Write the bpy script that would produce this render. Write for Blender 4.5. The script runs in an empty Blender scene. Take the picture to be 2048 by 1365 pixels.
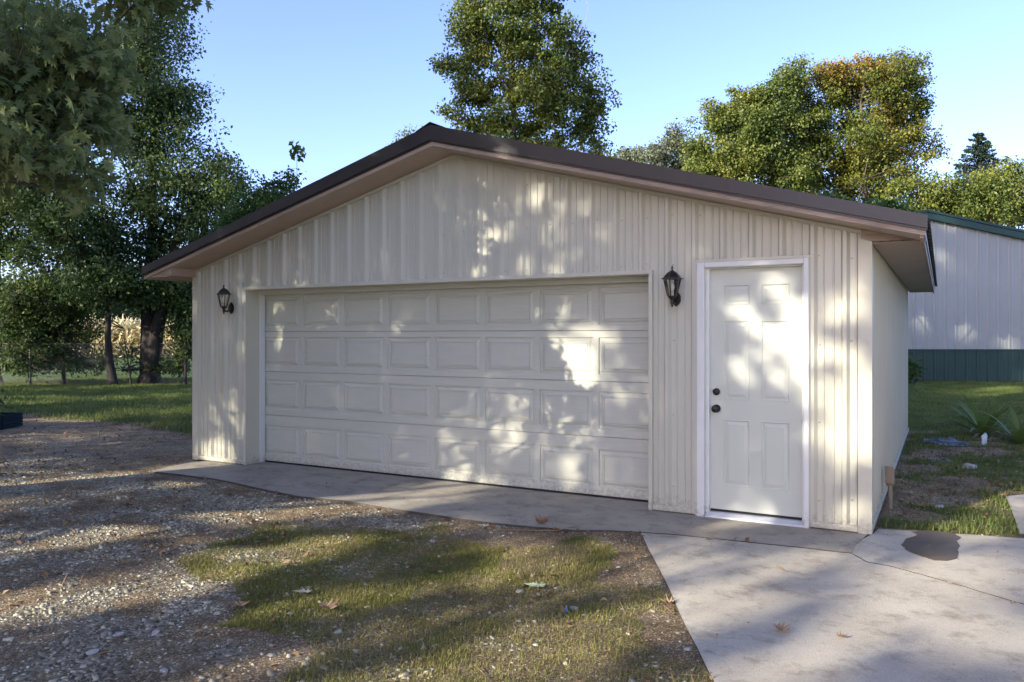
import bpy, math, random
import numpy as np
from mathutils import Vector
R_ = np.random.default_rng(7); random.seed(7)
S = bpy.context.scene
COL = S.collection
# ------------------------------------------------------------------ camera
FPX = 1570.0; PCX = 1024.0; PCY = 672.0
CAM = np.array([0.469, -6.523, 1.499]); YAW = math.radians(28.752)
RGT = np.array([math.cos(YAW), math.sin(YAW), 0.0]); FWD = np.array([-math.sin(YAW), math.cos(YAW), 0.0])
cd = bpy.data.cameras.new('camera'); cam = bpy.data.objects.new('camera', cd); COL.objects.link(cam)
cam.location = CAM; cam.rotation_euler = (math.pi/2, 0, YAW)
cd.sensor_width = 36.0; cd.lens = FPX/2048*36.0; cd.shift_y = -(682.5-PCY)/2048.0
cd.clip_start = 0.05; cd.clip_end = 3000
S.camera = cam
# ------------------------------------------------------------------ sky, sun, exposure
SUN_EL = math.radians(21.0)
SH = np.array([-0.398, -0.917]); SH = SH/np.linalg.norm(SH)
SUN = np.array([SH[0]*math.cos(SUN_EL), SH[1]*math.cos(SUN_EL), math.sin(SUN_EL)])   # towards the sun
w = bpy.data.worlds.new('World'); S.world = w; w.use_nodes = True
nt = w.node_tree; bg = nt.nodes['Background']
sk = nt.nodes.new('ShaderNodeTexSky'); sk.sky_type = 'NISHITA'; sk.sun_disc = False
sk.sun_elevation = SUN_EL; sk.sun_rotation = math.atan2(SUN[0], SUN[1])
sk.air_density = 0.7; sk.dust_density = 1.2; sk.ozone_density = 4.0
wb = nt.nodes.new('ShaderNodeMix'); wb.data_type = 'RGBA'; wb.blend_type = 'MULTIPLY'; wb.inputs[0].default_value = 1.0
wb.inputs[7].default_value = (1.17, 0.955, 0.98, 1)      # the camera's warm white balance
nt.links.new(sk.outputs[0], wb.inputs[6]); nt.links.new(wb.outputs[2], bg.inputs[0]); bg.inputs[1].default_value = 0.15
sd = bpy.data.lights.new('sun', 'SUN'); sun = bpy.data.objects.new('sun', sd); COL.objects.link(sun)
sd.energy = 3.2; sd.angle = math.radians(0.5); sd.color = (1.0, 0.90, 0.74)
sun.rotation_euler = Vector(SUN).to_track_quat('Z', 'Y').to_euler(); sun.location = (-20, -45, 20)
S.view_settings.view_transform = 'Standard'; S.view_settings.look = 'None'
S.view_settings.exposure = 1.76; S.view_settings.gamma = 1.0; S.view_settings.use_curve_mapping = False
S.cycles.max_bounces = 8; S.cycles.transparent_max_bounces = 8
# ------------------------------------------------------------------ measuring helpers (pixel of the photograph -> point in the place)
def ray(px, py): return RGT*((px-PCX)/FPX)+FWD+np.array([0, 0, -(py-PCY)/FPX])
def onY(px, py, Y=0.0): d = ray(px, py); return CAM+d*((Y-CAM[1])/d[1])
def onZ(px, py, Z=0.0): d = ray(px, py); return CAM+d*((Z-CAM[2])/d[2])
def atD(px, py, D): return CAM+ray(px, py)*D
def project(P):
    d = P-CAM; z = d@FWD; z = np.where(np.abs(z) < 1e-3, 1e-3, z)
    return PCX+FPX*(d@RGT)/z, PCY-FPX*d[:, 2]/z, z
# ------------------------------------------------------------------ material helpers
MATS = {}
def mat(name, col, rough=0.6, var=0.0, vscale=6.0, bump=0.0, bscale=40.0, metal=0.0, col2=None, spec=0.5, stretch=None, detail=5.0):
    if name in MATS: return MATS[name]
    m = bpy.data.materials.new(name); m.use_nodes = True; n = m.node_tree.nodes; l = m.node_tree.links
    b = n['Principled BSDF']; b.inputs['Roughness'].default_value = rough; b.inputs['Metallic'].default_value = metal
    b.inputs['Specular IOR Level'].default_value = spec
    b.inputs['Base Color'].default_value = (*col, 1)
    tc = n.new('ShaderNodeTexCoord'); src = tc.outputs['Object']
    if stretch:
        mp = n.new('ShaderNodeMapping'); mp.inputs['Scale'].default_value = stretch; l.new(src, mp.inputs[0]); src = mp.outputs[0]
    if var > 0 or col2:
        t = n.new('ShaderNodeTexNoise'); t.inputs['Scale'].default_value = vscale; t.inputs['Detail'].default_value = detail
        t.inputs['Roughness'].default_value = 0.6
        l.new(src, t.inputs['Vector'])
        r = n.new('ShaderNodeValToRGB'); l.new(t.outputs[0], r.inputs[0])
        c2 = col2 if col2 else tuple(c*(1-var) for c in col)
        r.color_ramp.elements[0].position = 0.35; r.color_ramp.elements[1].position = 0.65
        r.color_ramp.elements[0].color = (*c2, 1); r.color_ramp.elements[1].color = (*col, 1)
        l.new(r.outputs[0], b.inputs['Base Color'])
    if bump > 0:
        t2 = n.new('ShaderNodeTexNoise'); t2.inputs['Scale'].default_value = bscale; t2.inputs['Detail'].default_value = 6
        l.new(src, t2.inputs['Vector'])
        bp = n.new('ShaderNodeBump'); bp.inputs['Strength'].default_value = bump; bp.inputs['Distance'].default_value = 0.01
        l.new(t2.outputs[0], bp.inputs['Height']); l.new(bp.outputs[0], b.inputs['Normal'])
    MATS[name] = m
    return m
def leafmat(name, cols, trans=0.35, rough=0.5, noise=0.35):
    """leaf: colour differs from leaf to leaf and softly through the crown"""
    m = bpy.data.materials.new(name); m.use_nodes = True; n = m.node_tree.nodes; l = m.node_tree.links
    b = n['Principled BSDF']; b.inputs['Roughness'].default_value = rough; b.inputs['Specular IOR Level'].default_value = 0.35
    g = n.new('ShaderNodeNewGeometry'); r = n.new('ShaderNodeValToRGB')
    tc = n.new('ShaderNodeTexCoord'); t = n.new('ShaderNodeTexNoise'); t.inputs['Scale'].default_value = noise; t.inputs['Detail'].default_value = 2
    l.new(tc.outputs['Object'], t.inputs['Vector'])
    ad = n.new('ShaderNodeMath'); ad.operation = 'MULTIPLY_ADD'; ad.inputs[1].default_value = 0.55
    mu = n.new('ShaderNodeMath'); mu.operation = 'MULTIPLY_ADD'; mu.inputs[1].default_value = 1.6; mu.inputs[2].default_value = -0.58
    l.new(t.outputs[0], mu.inputs[0]); l.new(g.outputs['Random Per Island'], ad.inputs[0]); l.new(mu.outputs[0], ad.inputs[2])
    l.new(ad.outputs[0], r.inputs[0])
    e = r.color_ramp.elements; k = len(cols)
    while len(e) < k: e.new(0.5)
    for i, c in enumerate(cols): e[i].position = i/(k-1); e[i].color = (*c, 1)
    l.new(r.outputs[0], b.inputs['Base Color'])
    tr = n.new('ShaderNodeBsdfTranslucent'); l.new(r.outputs[0], tr.inputs['Color'])
    mx = n.new('ShaderNodeMixShader'); mx.inputs[0].default_value = trans
    out = n['Material Output']; l.new(b.outputs[0], mx.inputs[1]); l.new(tr.outputs[0], mx.inputs[2]); l.new(mx.outputs[0], out.inputs[0])
    return m
# ------------------------------------------------------------------ object helpers
def tag(o, label=None, cat=None, group=None, kind=None):
    if label: o['label'] = label
    if cat: o['category'] = cat
    if group: o['group'] = group
    if kind: o['kind'] = kind
    return o
def empty(name, loc=(0, 0, 0), rz=0):
    o = bpy.data.objects.new(name, None); COL.objects.link(o); o.location = loc; o.rotation_euler[2] = rz; o.empty_display_size = 0.1
    return o
def link(name, me, m, parent=None, loc=None):
    o = bpy.data.objects.new(name, me); COL.objects.link(o)
    if m is not None and not me.materials: me.materials.append(m)
    if parent is not None: o.parent = parent
    if loc is not None: o.location = loc
    return o
def fastmesh(name, V, F):
    """V (n,3) floats, F (m,k) ints, all faces with k corners"""
    V = np.asarray(V, np.float32); F = np.asarray(F, np.int32); k = F.shape[1]
    me = bpy.data.meshes.new(name); me.vertices.add(len(V)); me.vertices.foreach_set('co', V.ravel())
    me.loops.add(F.size); me.loops.foreach_set('vertex_index', F.ravel())
    me.polygons.add(len(F)); me.polygons.foreach_set('loop_start', np.arange(0, F.size, k, dtype=np.int32))
    me.polygons.foreach_set('loop_total', np.full(len(F), k, np.int32))
    me.update(calc_edges=True); return me
class MB:
    def __init__(s): s.v = []; s.f = []
    def add(s, vs, fs):
        o = len(s.v); s.v += [tuple(map(float, v)) for v in vs]; s.f += [tuple(o+i for i in f) for f in fs]; return s
    def quad(s, a, b, c, d): return s.add([a, b, c, d], [(0, 1, 2, 3)])
    def box(s, x0, x1, y0, y1, z0, z1):
        return s.add([(x0, y0, z0), (x1, y0, z0), (x1, y1, z0), (x0, y1, z0), (x0, y0, z1), (x1, y0, z1), (x1, y1, z1), (x0, y1, z1)],
                     [(0, 3, 2, 1), (4, 5, 6, 7), (0, 1, 5, 4), (1, 2, 6, 5), (2, 3, 7, 6), (3, 0, 4, 7)])
    def prism(s, poly, ax, t0, t1):
        """poly: 2-D outline, extruded along axis ax from t0 to t1"""
        def P(p, t): return {0: (t, p[0], p[1]), 1: (p[0], t, p[1]), 2: (p[0], p[1], t)}[ax]
        n = len(poly); vs = [P(p, t0) for p in poly]+[P(p, t1) for p in poly]
        fs = [tuple(range(n))[::-1], tuple(range(n, 2*n))]+[(i, (i+1) % n, n+(i+1) % n, n+i) for i in range(n)]
        return s.add(vs, fs)
    def ring(s, prof, n, c=(0, 0, 0), rot=0.0, cap=True):
        """lathe about z: prof [(r,z)]"""
        vs = []; fs = []
        for r, z in prof:
            for i in range(n):
                a = rot+2*math.pi*i/n; vs.append((c[0]+r*math.cos(a), c[1]+r*math.sin(a), c[2]+z))
        for k in range(len(prof)-1):
            for i in range(n):
                j = (i+1) % n; fs.append((k*n+i, k*n+j, (k+1)*n+j, (k+1)*n+i))
        if cap: fs.append(tuple(range(n))[::-1]); fs.append(tuple(range((len(prof)-1)*n, len(prof)*n)))
        return s.add(vs, fs)
    def tube(s, pts, rad, n=6):
        pts = [Vector(p) for p in pts]; vs = []; fs = []
        for i, p in enumerate(pts):
            d = (pts[min(i+1, len(pts)-1)]-pts[max(i-1, 0)]).normalized()
            u = d.cross(Vector((0, 0, 1)));
            if u.length < 1e-3: u = Vector((1, 0, 0))
            u.normalize(); v = d.cross(u); r = rad[i] if hasattr(rad, '__len__') else rad
            for k in range(n):
                a = 2*math.pi*k/n; q = p+u*(r*math.cos(a))+v*(r*math.sin(a)); vs.append(tuple(q))
        for i in range(len(pts)-1):
            for k in range(n):
                j = (k+1) % n; fs.append((i*n+k, i*n+j, (i+1)*n+j, (i+1)*n+k))
        fs.append(tuple(range(n))); fs.append(tuple(range((len(pts)-1)*n, len(pts)*n))[::-1])
        return s.add(vs, fs)
    def mesh(s, name, smooth=False):
        me = bpy.data.meshes.new(name); me.from_pydata(s.v, [], s.f); me.update()
        if smooth: me.shade_smooth()
        return me
    def build(s, name, m, parent=None, loc=None, smooth=False, bevel=0.0):
        o = link(name, s.mesh(name, smooth), m, parent, loc)
        if bevel > 0:
            bv = o.modifiers.new('bevel', 'BEVEL'); bv.width = bevel; bv.segments = 2; bv.limit_method = 'ANGLE'
        return o
def vnoise(x, y, sc, seed=0):
    """smooth value noise, 0..1"""
    rg = np.random.default_rng(seed); T = rg.random((256, 256))
    X = np.asarray(x)*sc+37.3; Y = np.asarray(y)*sc+91.7; i = np.floor(X).astype(int); j = np.floor(Y).astype(int)
    u = X-i; v = Y-j; u = u*u*(3-2*u); v = v*v*(3-2*v); i0 = i % 256; i1 = (i+1) % 256; j0 = j % 256; j1 = (j+1) % 256
    return (T[i0, j0]*(1-u)+T[i1, j0]*u)*(1-v)+(T[i0, j1]*(1-u)+T[i1, j1]*u)*v
def fbm(x, y, sc, seed=0, o=4):
    s = 0; a = 0.5
    for k in range(o): s = s+a*vnoise(x, y, sc*2**k, seed+k); a *= 0.5
    return s/(1-0.5**o)
def inpoly(px, py, poly):
    poly = np.asarray(poly); r = np.zeros(np.shape(px), bool); j = len(poly)-1
    for i in range(len(poly)):
        xi, yi = poly[i][:2]; xj, yj = poly[j][:2]
        r ^= ((yi > py) != (yj > py)) & (px < (xj-xi)*(py-yi)/(yj-yi+1e-12)+xi); j = i
    return r
def gpoly(pts): return np.array([onZ(*p)[:2] for p in pts])

# ================================================================== GROUND
def axis(lo, hi, fine, parts):
    a = list(np.arange(lo, hi+1e-6, fine)); s = fine; x = lo
    while x > -parts: s *= 1.25; x -= s; a.insert(0, x)
    s = fine; x = hi
    while x < parts: s *= 1.25; x += s; a.append(x)
    return np.array(a)
W_G = 7.477
GX = axis(-13.0, 3.5, 0.055, 900); GY = axis(-5.0, 8.5, 0.055, 900)
P_GRASS = gpoly([(330,1110),(520,1060),(760,1040),(1000,1075),(1275,1100),(1345,1200),(1440,1365),(1500,1520),(800,1520),(660,1340),(520,1250),(380,1180)])
P_SIDE = np.array([(0.02,0.3),(1.0,0.45),(1.0,2.2),(3.5,3.0),(3.5,9.5),(0.02,9.5)])
def lawn_w(x, y):
    """how grassy a spot of ground is, 0..1"""
    n1 = fbm(x, y, 0.9, 3); n2 = fbm(x, y, 2.6, 11)
    left = np.clip((y-(1.2+0.1*(-8-x))+1.6*(n1-0.5))*1.1, 0, 1)*np.clip((-7.55-x)*2, 0, 1)
    back = np.clip((y-7.3+1.0*(n1-0.5))*1.6, 0, 1)*np.clip((x+7)*2, 0, 1)
    right = np.clip((x-1.25-0.1*y+1.2*(n2-0.5))*2.0, 0, 1)*np.clip((y-1.2)*1.5, 0, 1)
    near = inpoly(x+(fbm(x, y, 1.7, 71)-0.5)*1.5, y+(fbm(x, y, 1.7, 75)-0.5)*1.2, P_GRASS)*np.clip((n2-0.37)*3.4+(n1-0.40)*1.5, 0.34, 1)*0.66
    side = inpoly(x, y, P_SIDE)*np.clip((n2-0.42)*6, 0.05, 1)*0.9
    sx = np.clip((x-0.75)*3, 0, 1)*np.clip((2.4-y)*1.5, 0, 1)*np.clip((y-0.35)*3, 0, 1)*0.8
    far = (np.hypot(x, y) > 16)*1.0
    return np.clip(np.maximum.reduce([left, back, right, near, side, sx, far]), 0, 1)
def gravel_w(x, y):
    n1 = fbm(x, y, 1.1, 23); n2 = fbm(x, y, 3.2, 31)
    a = np.clip((-1.9-x-0.35*(y+3.0)+1.2*(n1-0.5))*0.8, 0, 1)*np.clip((-0.6-y)*1.5, 0, 1)   # drive, front left
    b = np.clip((n1-0.52)*6, 0, 1)*np.clip((-0.5-y)*2, 0, 1)*0.7
    c = np.exp(-((x-0.55-0.05*(y-3))**2)/0.09)*np.clip((y-0.4)*1.5, 0, 1)*np.clip((7.2-y), 0, 1)
    d = np.clip((-7.4-x)*0.8, 0, 1)*np.clip((1.6-y)*1.2, 0, 1)*np.clip((n1-0.42)*4, 0, 1)
    return np.clip(np.maximum.reduce([a*np.clip((n2-0.33)*3.2, 0.12, 1), b*np.clip((n2-0.4)*3, 0, 1), c*np.clip((n2-0.38)*3, 0.05, 0.7), d*0.6]), 0, 1)*(np.hypot(x, y) < 18)
def gz(x, y):
    x = np.asarray(x, float); y = np.asarray(y, float)
    near = np.clip(1-(np.hypot(x+3, y)-14)/8, 0, 1)
    fr = np.clip((y+0.1)/-0.5, 0, 1)
    z = -0.014+(fbm(x, y, 0.5, 51)-0.5)*0.034*near+(fbm(x, y, 2.2, 55)-0.5)*0.024*near
    z = z+near*0.03*np.exp(-((x-0.9)**2+(y-2.6)**2)/2.0)
    # rolls away gently to the field at the left, up a touch at the back
    z = z+np.clip((y-9)/12, 0, 1)*0.12*np.clip((x+6)/4, 0, 1)
    # the concrete is set into it
    return z
# ---- concrete: slabs separated by real joints
def concrete_mat(k=1.0, name='concrete'):
    m = bpy.data.materials.new(name); m.use_nodes = True; n = m.node_tree.nodes; l = m.node_tree.links; b = n['Principled BSDF']
    b.inputs['Roughness'].default_value = 0.85; b.inputs['Specular IOR Level'].default_value = 0.3
    tc = n.new('ShaderNodeTexCoord')
    def noise(sc, det, rough=0.6):
        t = n.new('ShaderNodeTexNoise'); t.inputs['Scale'].default_value = sc; t.inputs['Detail'].default_value = det; t.inputs['Roughness'].default_value = rough
        l.new(tc.outputs['Object'], t.inputs['Vector']); return t.outputs[0]
    def ramp(src, *cs):
        r = n.new('ShaderNodeValToRGB'); e = r.color_ramp.elements
        while len(e) < len(cs): e.new(0.5)
        for i, (p, c) in enumerate(cs): e[i].position = p; e[i].color = (*c, 1)
        l.new(src, r.inputs[0]); return r.outputs[0]
    a = ramp(noise(1.3, 7, 0.65), (0.3, (0.40*k, 0.36*k, 0.29*k)), (0.55, (0.53*k, 0.485*k, 0.39*k)), (0.8, (0.60*k, 0.55*k, 0.445*k)))
    st = ramp(noise(4.5, 8, 0.75), (0.34, (0.55, 0.52, 0.49)), (0.50, (1, 1, 1)))
    gr = ramp(noise(140, 4, 0.8), (0.30, (0.55, 0.54, 0.52)), (0.45, (0.95, 0.95, 0.95)), (0.7, (1.1, 1.1, 1.1)))
    x = n.new('ShaderNodeMix'); x.data_type = 'RGBA'; x.blend_type = 'MULTIPLY'; x.inputs[0].default_value = 0.8; l.new(a, x.inputs[6]); l.new(st, x.inputs[7])
    y = n.new('ShaderNodeMix'); y.data_type = 'RGBA'; y.blend_type = 'MULTIPLY'; y.inputs[0].default_value = 1; l.new(x.outputs[2], y.inputs[6]); l.new(gr, y.inputs[7])
    l.new(y.outputs[2], b.inputs['Base Color'])
    bp = n.new('ShaderNodeBump'); bp.inputs['Strength'].default_value = 0.6; bp.inputs['Distance'].default_value = 0.008
    l.new(noise(120, 6, 0.7), bp.inputs['Height']); l.new(bp.outputs[0], b.inputs['Normal'])
    return m
M_CONC = concrete_mat(); M_APRON = concrete_mat(0.76, 'weathered apron concrete')
def rough_line(a, b, n, amp, seed):
    rg = np.random.default_rng(seed); t = np.linspace(0, 1, n); a = np.array(a[:2]); b = np.array(b[:2]); d = b-a; nr = np.array([-d[1], d[0]])/np.linalg.norm(d)
    o = rg.normal(0, amp, n); o = np.convolve(np.pad(o, 2, 'edge'), [.15, .25, .2, .25, .15], 'valid'); o[0] = o[-1] = 0
    return [tuple(a+d*u+nr*k) for u, k in zip(t, o)]
def chain(px, amp, seed, per=7):
    W_ = [onZ(*p) for p in px]; out = []
    for i in range(len(W_)-1): out += rough_line(W_[i], W_[i+1], per, amp, seed+i)[:-1]
    return out+[tuple(W_[-1][:2])]
M_CEDGE = mat('soil stained concrete edge', (0.10, 0.085, 0.07), 0.95, 0.4, 20)
def slab(name, poly, z1, z0=-0.12):
    import bmesh
    bm = bmesh.new(); vs = [bm.verts.new((p[0], p[1], z1)) for p in poly]; f = bm.faces.new(vs)
    if f.normal.z < 0: f.normal_flip()
    r = bmesh.ops.extrude_face_region(bm, geom=[f]); 
    for v in r['geom']:
        if isinstance(v, bmesh.types.BMVert): v.co.z = z0
    bmesh.ops.triangulate(bm, faces=[q for q in bm.faces if len(q.verts) > 4]); bmesh.ops.recalc_face_normals(bm, faces=bm.faces)
    for f in bm.faces: f.material_index = 0 if f.normal.z > 0.5 else 1
    me = bpy.data.meshes.new(name); bm.to_mesh(me); bm.free()
    return me
JOINT = [(1716, 1082), (1704, 1106), (1735, 1123), (1780, 1131), (1850, 1150), (1930, 1172), (2048, 1207), (2230, 1262)]
jl = chain(JOINT, 0.006, 3)
# apron along the garage door
ap_front = chain([(300, 943), (420, 956), (585, 990), (700, 1003), (860, 1028), (960, 1043), (1120, 1058), (1283, 1064)], 0.02, 20)
pad_back = chain([(1283, 1064), (1345, 1068), (1460, 1080), (1600, 1094), (1704, 1106)], 0.008, 40)
ap = ap_front+pad_back[1:]+[jl[2], (-0.02, 0.02), (-0.02, 0.3), (-7.2, 0.3), (-7.35, -0.2)]
concrete = tag(empty('concrete_paving'), kind='structure')
link('concrete_slab', slab('apron', ap, 0.0), M_APRON, concrete)
left_edge = chain([(1283, 1064), (1345, 1190), (1430, 1365), (1500, 1520)], 0.012, 60)
g = 0.007
jf = [(x-g*0.3, y-g*1.6) for x, y in jl]
pf = [(x, y-g*1.8) for x, y in pad_back]
fp = pf[:-1]+jf[6:]+[(3.2, -1.1), (3.2, -5.2), (0.0, -5.2)]+left_edge[::-1][:-1]
link('concrete_slab', slab('pad', fp, -0.004), M_CONC, concrete)
pback = chain([(1757, 1058), (1822, 1061), (1900, 1067), (2048, 1076), (2200, 1085)], 0.01, 80)
rp = [(0.0, -0.02)]+pback+[(3.2, 0.6), (3.2, -1.08)]+jl[::-1]
link('concrete_slab', slab('side pad', rp, -0.002), M_CONC, concrete)
pw = gpoly([(2012, 994), (2100, 985), (2300, 1040), (2200, 1080), (2040, 1070), (2030, 1040)])
link('concrete_slab', slab('stepping slab', [tuple(p) for p in pw], 0.006), M_CONC, concrete)
CONC_POLYS = [ap, fp, rp, [tuple(p) for p in pw]]
def on_conc(x, y, x_=None):
    x = np.asarray(x); y = np.asarray(y); r = np.zeros(x.shape, bool)
    for p in CONC_POLYS: r |= inpoly(x, y, np.array(p))
    return r
xx, yy = np.meshgrid(GX, GY, indexing='ij')
zz = gz(xx, yy)
_in = on_conc(xx, yy) | ((xx > -W_G) & (xx < 0) & (yy > 0) & (yy < 7.3))
_k = _in.copy()
for _d in ((1, 0), (-1, 0), (0, 1), (0, -1)): _k &= np.roll(_in, _d, (0, 1))
_o = _in.copy()
for _r in range(3):
    for _d in ((1, 0), (-1, 0), (0, 1), (0, -1)): _o |= np.roll(_o, _d, (0, 1))
zz = np.where(_o, np.minimum(zz, -0.003), zz); zz = np.where(_k, -0.06, zz)
nx, ny = len(GX), len(GY)
idx = np.arange(nx*ny).reshape(nx, ny)
F = np.stack([idx[:-1, :-1], idx[1:, :-1], idx[1:, 1:], idx[:-1, 1:]], -1).reshape(-1, 4)
gm = fastmesh('ground', np.stack([xx, yy, zz], -1).reshape(-1, 3), F)
ca = gm.color_attributes.new('cover', 'FLOAT_COLOR', 'POINT')
cc = np.zeros((nx*ny, 4), np.float32); cc[:, 0] = lawn_w(xx, yy).ravel(); cc[:, 1] = gravel_w(xx, yy).ravel(); cc[:, 3] = 1
cc[:, 2] = ((np.hypot(xx, yy) > 16)).ravel()
ca.data.foreach_set('color', cc.ravel())
gm.shade_smooth()
def ground_mat():
    m = bpy.data.materials.new('earth'); m.use_nodes = True; n = m.node_tree.nodes; l = m.node_tree.links; b = n['Principled BSDF']
    b.inputs['Roughness'].default_value = 0.95; b.inputs['Specular IOR Level'].default_value = 0.15
    at = n.new('ShaderNodeVertexColor'); at.layer_name = 'cover'; sp = n.new('ShaderNodeSeparateColor'); l.new(at.outputs[0], sp.inputs[0])
    tc = n.new('ShaderNodeTexCoord')
    def noise(sc, det=6, rough=0.65):
        t = n.new('ShaderNodeTexNoise'); t.inputs['Scale'].default_value = sc; t.inputs['Detail'].default_value = det; t.inputs['Roughness'].default_value = rough
        l.new(tc.outputs['Object'], t.inputs['Vector']); return t.outputs[0]
    def ramp(src, *cs):
        r = n.new('ShaderNodeValToRGB'); e = r.color_ramp.elements
        while len(e) < len(cs): e.new(0.5)
        for i, (p, c) in enumerate(cs): e[i].position = p; e[i].color = (*c, 1)
        l.new(src, r.inputs[0]); return r.outputs[0]
    def mix(f, a, c):
        x = n.new('ShaderNodeMix'); x.data_type = 'RGBA'; l.new(f, x.inputs[0]); l.new(a, x.inputs[6]); l.new(c, x.inputs[7]); return x.outputs[2]
    dirt = ramp(noise(3.0, 8, 0.7), (0.3, (0.16, 0.120, 0.075)), (0.5, (0.30, 0.230, 0.145)), (0.72, (0.46, 0.37, 0.24)))
    vo = n.new('ShaderNodeTexVoronoi'); vo.inputs['Scale'].default_value = 55; l.new(tc.outputs['Object'], vo.inputs['Vector'])
    sv = n.new('ShaderNodeSeparateColor'); l.new(vo.outputs['Color'], sv.inputs[0])
    grav = ramp(sv.outputs[0], (0.0, (0.13, 0.105, 0.068)), (0.35, (0.22, 0.19, 0.13)), (0.75, (0.36, 0.33, 0.245)), (1.0, (0.52, 0.49, 0.38)))
    gras = ramp(noise(9.0, 7, 0.7), (0.3, (0.055, 0.06, 0.022)), (0.5, (0.10, 0.11, 0.035)), (0.7, (0.20, 0.165, 0.075)))
    far = ramp(noise(0.05, 4), (0.4, (0.05, 0.10, 0.025)), (0.6, (0.085, 0.13, 0.035)))
    edge = noise(9.0, 6, 0.7)
    def soft(ch, k=2.2):
        a = n.new('ShaderNodeMath'); a.operation = 'MULTIPLY_ADD'; a.inputs[1].default_value = 1.6; l.new(sp.outputs[ch], a.inputs[0])
        e = n.new('ShaderNodeMath'); e.operation = 'MULTIPLY_ADD'; e.inputs[1].default_value = k; e.inputs[2].default_value = -k*0.5-0.3; l.new(edge, e.inputs[0])
        l.new(e.outputs[0], a.inputs[2]); a.use_clamp = True; return a.outputs[0]
    v2 = n.new('ShaderNodeTexVoronoi'); v2.inputs['Scale'].default_value = 130; l.new(tc.outputs['Object'], v2.inputs['Vector'])
    s2 = n.new('ShaderNodeSeparateColor'); l.new(v2.outputs['Color'], s2.inputs[0])
    fines = ramp(s2.outputs[1], (0.0, (0.45, 0.42, 0.38)), (0.5, (0.85, 0.85, 0.85)), (0.86, (1.15, 1.12, 1.08)), (0.93, (2.1, 2.1, 2.1)))
    dm = n.new('ShaderNodeMix'); dm.data_type = 'RGBA'; dm.blend_type = 'MULTIPLY'; dm.inputs[0].default_value = 1; l.new(dirt, dm.inputs[6]); l.new(fines, dm.inputs[7]); dirt = dm.outputs[2]
    c = mix(soft(1), dirt, grav); c = mix(soft(0), c, gras); c = mix(sp.outputs[2], c, far)
    l.new(c, b.inputs['Base Color'])
    bp = n.new('ShaderNodeBump'); bp.inputs['Strength'].default_value = 1.0; bp.inputs['Distance'].default_value = 0.035
    l.new(noise(30, 8, 0.75), bp.inputs['Height']); l.new(bp.outputs[0], b.inputs['Normal'])
    return m
ground = link('ground', gm, ground_mat()); tag(ground, kind='structure')
def zat(x, y): return float(gz(np.array([x]), np.array([y]))[0])

for _c in concrete.children: _c.data.materials.append(M_CEDGE)
# puddle: wet stain with a skin of water
pp = []
C_ = onZ(1862, 1093)[:2]
for px, py in [(1803,1090),(1812,1078),(1835,1070),(1822,1064),(1850,1062),(1880,1064),(1910,1068),(1922,1076),(1912,1082),(1920,1092),(1917,1104),(1914,1117),(1895,1122),(1868,1121),(1845,1114),(1822,1105),(1810,1098)]:
    pp.append(tuple(onZ(px, py)[:2]))
_q = []
for _i in range(len(pp)): _q += rough_line(pp[_i], pp[(_i+1) % len(pp)], 5, 0.007, 300+_i)[:-1]
pp = _q
pm = mat('wet concrete', (0.125, 0.098, 0.062), 0.45, 0.25, 5.0, 0.05, 120, spec=0.12)
pu = link('puddle', slab('puddle', pp, 0.0025, 0.0), pm); tag(pu, kind='structure')

# ================================================================== GARAGE
W = 7.477; LEN = 7.32; PX = -3.745; PZ = 3.288; SL = 0.2675; ROH = 0.389
def roofz(x): return PZ-SL*abs(x-PX)
M_SID = mat('cream siding', (0.585, 0.58, 0.475), 0.28, 0.05, 1.2, 0.03, 6, col2=(0.555, 0.55, 0.45))
M_TRIM = mat('cream trim', (0.60, 0.59, 0.475), 0.4, 0.05, 2.0)
M_WHITE = mat('white paint', (0.76, 0.78, 0.74), 0.45, 0.06, 3.0, 0.04, 25)
M_GDOOR = mat('garage door paint', (0.575, 0.585, 0.495), 0.45, 0.06, 3.0, 0.12, 14, stretch=(1.2, 1, 22))
M_EDOOR = mat('entry door paint', (0.61, 0.64, 0.56), 0.35, 0.03, 2.0)
M_BRONZE = mat('bronze metal', (0.036, 0.032, 0.030), 0.38, 0.15, 3.0, 0.03, 10, spec=0.5)
M_SOFF = mat('tan soffit', (0.47, 0.355, 0.275), 0.5, 0.08, 3.0, 0.05, 12)
M_BOARD = mat('weathered fascia', (0.44, 0.34, 0.27), 0.7, 0.3, 4.0, 0.2, 20, stretch=(1, 1, 8))
M_BLACK = mat('black metal', (0.012, 0.012, 0.014), 0.35, 0.2, 8.0)
M_DARK = mat('rubber seal', (0.015, 0.015, 0.016), 0.8)
M_SCREW = mat('screw heads', (0.42, 0.40, 0.35), 0.4)
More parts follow.
